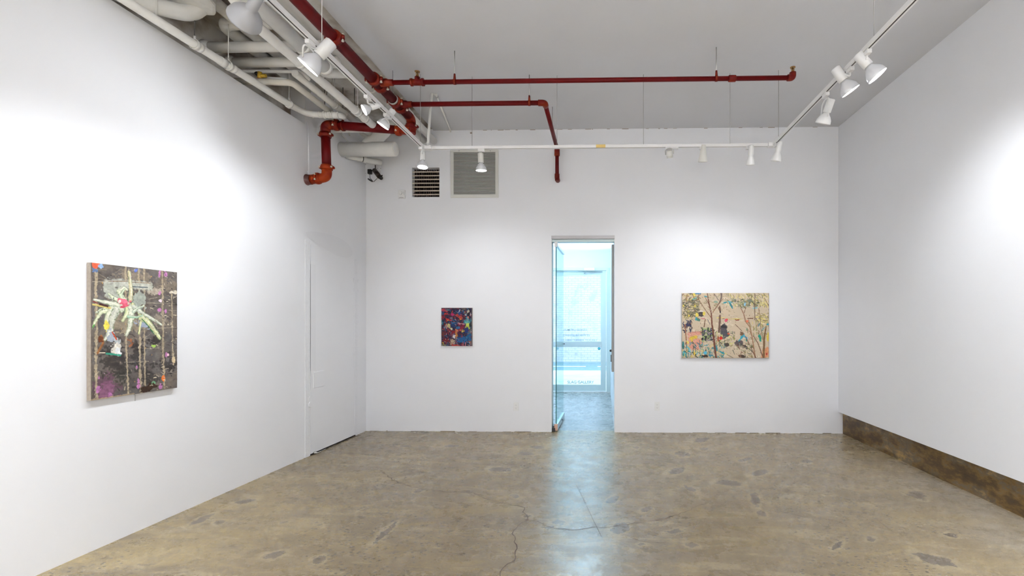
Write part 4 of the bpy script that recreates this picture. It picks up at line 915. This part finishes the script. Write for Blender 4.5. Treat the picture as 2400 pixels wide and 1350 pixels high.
# wall-side drain and its turn
pa = onX(300, 5, -3.16); pb = onX(680, 246, -3.13)
g = thing('drain_pipe', 'slim white drain pipe along the top of the left wall turning across the corner', 'pipe', tuple((pa+pb)/2))
e1 = onY(722, 268, 4.95); e2 = onY(800, 270, 4.98); e3 = Vector((-2.86, 5.15, 3.76))
back = pa+(pa-pb)*.8
MB().tube([back, pb, e1, e2, e3], .031, 20, fillet=.11, segs=8).build('pipe_run', M_pipe, g)
dd_ = (pb-pa).normalized()
for px in (468, 521, 545, 673): 
    t = (px-300)/380.; pp = onX(px, 5+241*t+ (1.5 if px < 600 else 0), -3.145); band(g, pa+dd_*((pp-pa).dot(dd_)), dd_, .031, .05 if px in (521,) else .03)
for px in (458, 535, 674):
    t = (px-300)/380.; pp = onX(px, 5+241*t, -3.145); pp = pa+dd_*((pp-pa).dot(dd_)); hanger(g, pp, .034, CEIL+.03, .004, m=(M_drod if px == 458 else M_wrod), pm=M_wrap)
pp = e1.lerp(e2, .5); cross_hanger(g, pp, .033, CEIL+.03, M_drod, M_wrap)
for t in (.15, .35, .62, .68, .74, .9): band(g, e1.lerp(e2, t), (e2-e1), .0305, .012)
# cross pipes out of the upper wall
for yy, zz, r, x1, lab in ((4.06, 3.90, .043, -2.43, 'upper of the two white pipes crossing out of the left wall'), (4.33, 3.915, .043, -2.45, 'lower of the two white pipes crossing out of the left wall')):
    g = thing('white_pipe', lab, 'pipe', (-3.1, yy, zz)); MB().tube([(wl(yy)-.2, yy, zz), (x1, yy, zz)], r, 20).build('pipe_run', M_pipe, g)
    MB().lathe([(0, r*1.5), (.03, r*1.35), (.05, r*1.05)], (wl(yy)-.16, yy, zz), (1, 0, 0), 16).build('plaster_collar', M_wrap, g)
g = thing('white_pipe', 'lumpy plaster-wrapped elbow pipe near the ceiling above the cross pipes', 'pipe', (-3.1, 3.95, 4.03))
MB().tube([(-2.68, 3.93, 4.03), (-3.20, 3.94, 4.03), (-3.24, 4.0, 4.03), (-3.24, 5.1, 4.03)], .052, 18, fillet=.07).build('pipe_run', M_wrap, g)
ypipe(1.215, 4.045, 3.3, 4.95, .048, 'white pipe high against the ceiling ending in open air', m=M_wrap)
g = thing('small_pipe', 'thin white pipe with a hooked end beneath the cross pipes', 'pipe', (-3.0, 4.25, 3.74))
q = [onY(x, y, 4.42) for x, y in ((600, 167), (600, 167), (705, 168))]; 
a, b = onY(603, 167, 4.42), onY(706, 168, 4.42); c = onY(724, 185, 4.47)
MB().tube([a-Vector((.35, 0, 0)), a, b, c], .0155, 14, fillet=.05).build('pipe_run', M_pipe, g); MB().sphere(c, .0165).build('end_cap', M_pipe, g)
g = thing('gas_valve', 'small yellow valve on the thin white pipe high on the left', 'valve', tuple(onY(609, 178, 4.40)))
c = onY(609, 178, 4.38); MB().tube([c+Vector((0, 0, .035)), c-Vector((0, 0, .035))], .020, 12).tube([c, c+Vector((.06, 0, .0))], .016, 12).build('body', M_yel, g)
MB().box((c.x-.015, c.y-.025, c.z-.045), (c.x+.03, c.y-.015, c.z-.03)).build('handle', mat('rust', (.25, .09, .03), .7), g)
MB().tube([c+Vector((-.02, 0, .01)), c+Vector((-.035, 0, .03))], .018, 10).build('nut', M_black, g)
g = thing('small_pipe', 'short white twin pipe stub below the yellow valve', 'pipe', tuple(onY(650, 187, 4.4)))
a, b = onY(622, 184, 4.42), onY(674, 187, 4.42); MB().tube([a-Vector((.02, 0, 0)), b], .018, 14).build('pipe_run', M_pipe, g)
a, b = onY(640, 194, 4.44), onY(680, 195, 4.44); MB().tube([a, b], .024, 14).build('pipe_run', M_wrap, g)
# big insulated duct at the frame's top and the elbow under it
m = MB(); rn = random.Random(2)
pr = [(-3.42, 2.4), (-2.86, 2.4), (-2.90, 3.40), (-2.93, 3.45), (-2.96, 3.55), (-3.05, 3.66), (-3.10, 3.655), (-3.42, 3.50)]
m.add([(x, y, z) for z in (3.905, 4.145) for x, y in pr], [tuple(reversed(range(8))), tuple(range(8, 16))]+[(i, (i+1) % 8, (i+1) % 8+8, i+8) for i in range(8)])
tag(m.build('duct_casing', M_wrap, bevel=.02), 'large white plastered duct casing in the top left corner of the ceiling', 'duct')
g = thing('white_pipe', 'stubby fat white elbow below the plastered duct casing', 'pipe', (-3.25, 3.45, 3.84))
MB().tube([(-3.46, 3.25, 3.83), (-3.30, 3.42, 3.83), (-3.16, 3.56, 3.86), (-3.10, 3.62, 4.0)], .058, 18, fillet=.08).build('pipe_run', M_pipe, g); band(g, (-3.30, 3.42, 3.83), (1, 1, 0), .058, .012)
# broken plaster pipe behind the lit lamp
a, b = onY(742, 170, 4.62), onY(822, 172, 4.62)
g = thing('white_pipe', 'cracked plaster pipe crossing behind the brightly lit left lamp', 'pipe', tuple((a+b)/2))
MB().tube([a, a.lerp(b, .2), a.lerp(b, .4), b], [.036, .044, .05, .046], 18).build('pipe_run', M_wrap, g)
a, b = onY(755, 152, 4.55), onY(798, 150, 4.55); g = thing('white_pipe', 'second cracked plaster pipe above the first behind the lamp', 'pipe', tuple((a+b)/2))
MB().tube([a, b+Vector((.1, 0, 0))], .035, 18).build('pipe_run', M_wrap, g)
# dark rods dropping from the old ceiling
for i, (px, y0, y1) in enumerate(((772, 189, 196), (766, 226, 240), (831, 196, 250))):
    Y = 5.3
    a = onY(px, y1, Y); t = thing('threaded_rod', ('short dark rod stub among the ceiling pipes', 'thin dark rod between the cream pipe and the left corner', 'long thin rod holding the straight white pipe')[i], 'rod', (a.x, a.y, CEIL))
    MB().tube([(a.x, a.y, CEIL+.02), a], .004, 8).build('rod', M_drod, t)
# fat duct drum above the corner, with its branch
YD = 5.86; c = onY(860, 350, YD); rD = .088; xr = onY(926, 350, YD-.02).x
g = thing('duct_drum', 'fat white capped drum duct lying under the red pipe in the corner', 'duct', (c.x, YD, c.z))
MB().tube([(wl(YD)-.02, YD, c.z), (xr-.01, YD, c.z), (xr, YD, c.z)], [rD, rD, rD*.96], 32).build('drum', M_wrap if False else M_pipe, g)
MB().lathe([(0, rD*.93), (.006, rD*.90)], (xr-.001, YD, c.z), (1, 0, 0), 32).build('end_cap', M_pipe, g)
a = Vector((onY(862, 340, YD+.03).x, YD+.02, c.z+.04)); b = onY(905, 302, YD+.12)
MB().tube([a, b, (b.x+.06, b.y+.05, CEIL+.05)], .085, 24, fillet=.1).build('branch', M_pipe, g)
a, b = onY(846, 312, YD+.1), onY(872, 330, YD+.05)
MB().tube([a+Vector((-.12, 0, .12)), a, b], .025, 14).build('small_branch', M_pipe, g)
cc = onY(800, 326, 5.6); MB().tube([(cc.x, 5.75, c.z+rD*.6), (cc.x-.06, 5.7, c.z+rD+.05), (cc.x, 5.66, c.z+rD+.16), (cc.x+.05, 5.7, c.z+rD+.02)], .007, 8, fillet=.03).build('hanger_loop', M_steel, g)
# stub pipe under the drum
a, b = onY(836, 370, 6.02), onY(893, 381.5, 6.25)
g = thing('stub_pipe', 'short white pipe stub with clamp below the drum duct', 'pipe', tuple((a+b)/2)); dr = (b-a).normalized()
MB().tube([a-dr*.12, b], .036, 18).build('pipe_run', M_pipe, g); band(g, a.lerp(b, .32), dr, .037, .028); MB().lathe([(-.006, .0368), (.006, .0368)], a.lerp(b, .23), dr, 18).build('dark_joint', M_drod, g)
# thin conduit down the left wall
p0, p1 = lpt(722, 288, .012), lpt(724, 408, .012); g = thing('conduit', 'thin white conduit running down the left wall beside the red pipe', 'conduit', tuple(p1))
MB().tube([p0, p1], .008, 10).build('tube', M_wall, g)
for py in (322, 404): MB().lathe([(0, .016), (.014, .014)], lpt(722, py), nrm, 12).build('clip', M_wall, g)
# rough dark joints scattered among the pipes
# white hose and ceiling conduit near the track corner
a = onZ(1023, 224, CEIL-.012); b = Vector((onZ(1060, 312, CEIL-.012).x, BY-.02, CEIL-.012))
g = thing('ceiling_conduit', 'straight white conduit on the ceiling running to the back wall', 'conduit', tuple(a)); MB().tube([a, b, b-Vector((0, 0, .02))], .011, 12, fillet=.01).build('tube', M_pipe, g); MB().lathe([(-.006, .02), (.006, .02)], a+(b-a)*.02, b-a, 12).build('clip', M_steel, g)
YT = 5.04; ZT = onY(1500, 343, YT).z
c0, c1, c2, c3 = onY(1003, 338, YT+.03), onY(1008, 262, 5.25), onY(1013, 216, 5.42), onZ(1024, 224, CEIL-.02)
g = thing('power_hose', 'white flexible feed looping from the track corner up to the ceiling', 'cable', tuple(c0)); MB().tube([c0, c1, c2, c3], .014, 12, fillet=.16, segs=8).build('sheath', M_pipe, g)

# ================================================================ LIGHTING TRACKS
XTL = onY(994, 346, YT).x; XTR = onY(1812, 338, YT).x
TW, THh = .034, .030
def track(name, label, a, b):
    a, b = Vector(a), Vector(b); g = thing(name, label, 'lighting track', tuple((a+b)/2)); d = (b-a).normalized(); s = Vector((d.y, -d.x, 0)); u = Vector((0, 0, 1))
    prof = [(-TW/2, THh/2), (TW/2, THh/2), (TW/2, -THh/2), (.006, -THh/2), (.006, THh*.1), (-.006, THh*.1), (-.006, -THh/2), (-TW/2, -THh/2)]
    vv = [a+s*x+u*z for x, z in prof]+[b+s*x+u*z for x, z in prof]; n = 8
    MB().add(vv, [(i, (i+1) % n, (i+1) % n+n, i+n) for i in range(n)]+[(0, 7, 6, 5), (0, 5, 4, 1), (1, 4, 3, 2), (8, 13, 14, 15), (8, 9, 12, 13), (9, 10, 11, 12)]).build('rail', M_track, g)
    vv = [a+s*x+u*z for x, z in ((-.0058, THh*.09), (.0058, THh*.09), (.0058, -THh*.42), (-.0058, -THh*.42))]; vv += [v+(b-a) for v in vv]
    MB().add(vv, [(0,1,5,4),(1,2,6,5),(2,3,7,6),(3,0,4,7),(3,2,1,0),(4,5,6,7)]).build('conductor_slot', M_slot, g)
    return g
def trod(g, x, y, m=None): MB().tube([(x, y, ZT+THh/2), (x, y, CEIL)], .0024, 6).build('suspension_rod', m or M_rod, g)
gb = track('lighting_track', 'long white lighting track hung across the room near the back wall', (XTL-.02, YT, ZT), (XTR-.03, YT, ZT))
for px in (1104.5, 1303.5, 1506, 1709): trod(gb, onY(px+2, 340, YT).x, YT)
gl_ = track('lighting_track', 'white lighting track hung along the left side beside the red main', (XTL-.02, -2.6, ZT), (XTL, YT-.03, ZT))
for y in (onZ(765, 118, ZT).y, 1.0, -.8): trod(gl_, XTL-.01, y, M_wrod)
trod(gl_, onY(986, 340, YT-.05).x, YT-.06)
gr_ = track('lighting_track', 'white lighting track hung along the right side', (XTR+.02, -2.6, ZT), (XTR, YT-.03, ZT))
for y in (onZ(2029, 98, ZT).y, 1.0, -.8): trod(gr_, XTR+.01, y)
trod(gr_, onY(1824, 335, YT-.04).x, YT-.05)
MB().box((XTL-.05, YT-.04, ZT-.02), (XTL+.09, YT+.025, ZT+.018)).build('corner_connector', M_track, gb, bevel=.004)
MB().box((XTR-.06, YT-.04, ZT-.02), (XTR+.03, YT+.025, ZT+.018)).build('corner_connector', M_track, gb, bevel=.004)
c = onY(1408, 341, YT-.02); lb = tag(MB().box((c.x-.05, YT-TW/2-.003, ZT-.017), (c.x+.05, YT-TW/2, ZT+.016)).build('track_label', M_tape), 'small yellow tag stuck on the back lighting track', 'tag')
c = onY(1581, 345, YT); MB().box((c.x-.04, YT-.02, ZT-.034), (c.x+.04, YT+.02, ZT-.014)).build('adapter_box', M_track, gb, bevel=.003)

# ---------------------------------------------------------------- lamps
def spotlight(parent, p, d, watts, size=80, blend=1.0, rad=.05, col=(.935, .972, 1)):
    l = bpy.data.lights.new('spot_glow', 'SPOT'); l.energy = watts*SPOT; l.spot_size = math.radians(size); l.spot_blend = blend; l.shadow_soft_size = rad; l.color = col
    o = bpy.data.objects.new('spot_glow', l); COL.objects.link(o); o.parent = parent
    q = Vector(d).to_track_quat('-Z', 'Y'); o.matrix_parent_inverse = Matrix.Identity(4)
    o.location = Vector(p)-parent.location; o.rotation_mode = 'QUATERNION'; o.rotation_quaternion = q
    return o
def lamp(tx, ty, lens, d, label, R=.06, kind='par', lit=True, watts=0, size=80, body=None, yoke=False, grp='track lamps', aim=None):
    """tx, ty: where it clips on the track; lens: centre of the lens; d: aim"""
    d = Vector(d).normalized(); lens = Vector(lens); body = body or M_lamp
    g = thing('track_lamp', label, 'track lamp', (tx, ty, ZT-THh/2), 0, grp)
    along = abs(ty-YT) > .03 and abs(ty+1.75) > .001
    hx, hy = (.016, .035) if along else (.035, .016)
    MB().box((tx-hx, ty-hy, ZT-THh/2-.028), (tx+hx, ty+hy, ZT-THh/2)).build('track_adapter', M_track, g, bevel=.003)
    top = Vector((tx, ty, ZT-THh/2-.028))
    if kind == 'par':
        k = R/.06; bl_, sl_ = .085*k, .105*k
        base = lens-d*(bl_+sl_); neck = lens-d*bl_
        MB().lathe([(0, .022*k), (.006*k, .031*k), (sl_-.004, .031*k), (sl_, .027*k)], base, d, 20).build('lamp_holder', body, g)
        bb = MB().lathe([(0, .021*k), (.012*k, .026*k), (.03*k, .042*k), (.055*k, .056*k), (.078*k, R), (.085*k, R)], neck, d, 28).build('bulb', M_refl if lit else body, g)
        MB().lathe([(.0855*k, R*.96), (.0875*k, R*.8), (.089*k, R*.5), (.0895*k, .001)], neck, d, 28, False).build('lens', (M_glow if lit else M_lamp), g)
        hp = base+d*sl_*.3
    elif kind == 'cone':
        base = lens-d*.175
        MB().lathe([(0, .016), (.004, .022), (.17, R), (.175, R), (.172, R*.9), (.10, R*.5)], base, d, 28).build('shade', body, g); hp = base
        MB().lathe([(.13, R*.6), (.14, .001)], base, d, 20, False).build('lens', M_dim, g)
    elif kind == 'bell':
        base = lens-d*.20
        MB().lathe([(0, .016), (.008, .026), (.095, .029), (.105, .025), (.125, R*.62), (.155, R*.88), (.19, R), (.20, R), (.197, R*.93), (.14, R*.6)], base, d, 28).build('shade', body, g); hp = base
        MB().lathe([(.165, R*.78), (.175, .001)], base, d, 20, False).build('lens', M_dim, g)
    else:  # small gimbal
        base = lens-d*.075
        MB().lathe([(0, .022), (.01, .032), (.045, .034), (.048, .036), (.054, .036), (.056, .033), (.075, .033)], base, d, 20).build('shade', body, g); hp = base+d*.02
        MB().lathe([(.0752, .028), (.078, .001)], base, d, 20, False).build('lens', M_glow if lit else M_dim, g)
        s = d.cross(Vector((0, 0, 1))); s = s.normalized() if s.length > .1 else Vector((1, 0, 0))
        MB().tube([hp+s*.042+d*.02, hp+s*.042-d*.03, hp-d*.045, hp-s*.042-d*.03, hp-s*.042+d*.02], .005, 8, fillet=.02).build('gimbal_ring', M_steel, g)
    if yoke:
        s = Vector((0, 1, 0)) if along else Vector((1, 0, 0)); wv = R*1.05+.004
        u = (top-lens); q0 = lens+s*wv-d*.03; q1 = lens-s*wv-d*.03; h = top-Vector((0, 0, .012))
        MB().tube([q0, h+s*wv*.9-Vector((0, 0, .02)), h, h-s*wv*.9-Vector((0, 0, .02)), q1], .0055, 8, fillet=.03).build('yoke', body, g)
        MB().tube([h, h.lerp(hp, .5)+Vector((.02, 0, -.03)), hp], .003, 6, fillet=.03).build('lead', body, g)
    else:
        mid = Vector((top.x, top.y, min(top.z-.03, hp.z+.035)))
        MB().tube([top, mid, hp], .0065, 8, fillet=.02).build('stem', body, g)
        k_ = hp.lerp(mid, .3); MB().sphere(k_, .011).build('swivel', M_steel, g)
    if watts: spotlight(g, lens+d*.035, aim or d, watts, size)
    return g
def tl_(px, py): p = onZ(px, py, ZT); return p
# left track
lp = onY(572, 48, 2.60)
lamp(XTL-.01, 2.62, lp, (-.78, .50, -.32), 'large white lamp hanging from the left track nearest the camera, seen from behind', R=.085, watts=36, size=98, body=M_greyl, kind='bell', lit=False, aim=(-.52, .1, -.85))
lp = onY(721, 157, 3.12); lamp(XTL-.01, 3.08, lp, (-.64, -.10, -.76), 'big brightly lit lamp on the left track in a white yoke', R=.075, watts=36, size=98, yoke=True, aim=(-.52, -.05, -.85))
lp = onY(853, 258, 3.86); lamp(XTL-.01, 3.84, lp, (-.70, -.45, -.50), 'small lamp with bright round lens facing forward on the left track', R=.043, watts=34, size=115)
lp = onY(897, 295, 4.25); lamp(XTL-.01, 4.18, lp, (-.52, -.05, -.82), 'white lamp with coiled lead on the left track nearest the red elbow', R=.056, watts=50, size=110, yoke=True)
for y, w_ in ((1.7, 50), (.3, 330), (-.8, 560), (-2.0, 560)):
    lamp(XTL-.01, y, (XTL-.10, y, ZT-.21), (-.72, .05, -.68), 'white lamp on the left track above the camera', watts=w_, size=98, aim=(-.52, 0, -.85), grp='left track lamps out of frame')
# back track
lp = onY(990.5, 392, YT-.03); lamp(XTL+.0, YT-.06, lp, (.03, -.10, -.99), 'glowing bare bulb lamp hanging at the left end of the back track', R=.054, watts=24, size=120, aim=(.1, .5, -.85))
lp = onY(1128, 400, YT); lamp(onY(1128, 350, YT).x, YT, lp, (.02, .10, -.99), 'lamp with flared bulb hanging in front of the return grille', R=.058, lit=True, watts=17, size=118, body=M_lampc, aim=(.0, .50, -.86))
lp = onY(1570, 370, YT); lamp(onY(1567, 350, YT).x, YT, lp, (.15, .40, -.90), 'tiny cream gimbal lamp on the back track', R=.033, kind='gimbal', lit=False, body=M_lampc, watts=12, size=110, aim=(.1, .6, -.8))
lp = onY(1647, 380, YT+.02); lamp(onY(1647, 350, YT).x, YT, lp, (0, .28, -.96), 'white cone lamp on the back track above the garden painting', R=.050, kind='cone', lit=False, body=M_lampc, watts=12, size=118, aim=(0, .50, -.86))
lp = onY(1758, 386, YT+.02); lamp(onY(1756, 350, YT).x, YT, lp, (.06, .42, -.90), 'white bell lamp second from the right end of the back track', R=.044, kind='bell', lit=False, watts=17, size=118, aim=(-.1, .50, -.86))
lp = onY(1818, 378, YT-.06); lamp(XTR+.003, YT-.07, lp, (-.12, .30, -.94), 'white bell lamp at the corner of the back and right tracks', R=.052, kind='bell', lit=False, watts=17, size=118, aim=(-.1, .50, -.86))
# unseen rear track added behind the camera, its lamps filling the room by bounce
gk = track('lighting_track', 'added lighting track behind the camera carrying fill lamps', (XTL+.05, -1.75, ZT), (XTR-.05, -1.75, ZT))
for x in (-1.2, 1.2): trod(gk, x, -1.75)
for x in (-1.4, -.45, .45, 1.4):
    g = lamp(x, -1.75, (x, -1.83, ZT-.21), (0, -.64, -.77), 'added fill lamp on the rear track behind the camera', grp='added rear fill lamps out of frame', watts=450, size=120)
# right track
lp = onY(1928, 290, 3.95); lamp(XTR+.01, 3.88, lp, (-.18, .42, -.88), 'white yoke lamp on the right track aimed at the back wall', R=.060, lit=False, watts=18, size=100, yoke=True, aim=(-.2, .80, -.55))
lp = onY(1994, 214, 3.55); lamp(XTR+.01, 3.50, lp, (.56, .02, -.82), 'brightly lit lamp in the middle of the right track trio', R=.066, watts=30, size=110, aim=(.66, .1, -.75))
lp = onY(2057, 178, 3.30); lamp(XTR+.01, 3.28, lp, (.60, -.12, -.79), 'brightly lit lamp tilted toward the right wall, highest on the right track', R=.066, watts=30, size=110, aim=(.66, .0, -.75))
for y, w_ in ((2.2, 62), (1.3, 75), (.1, 330), (-1.2, 560), (-2.2, 560)):
    lamp(XTR+.01, y, (XTR+.10, y, ZT-.21), (.72, .05, -.68), 'white lamp on the right track above the camera', watts=w_, size=104, aim=(.42, 0, -.9), grp='right track lamps out of frame')
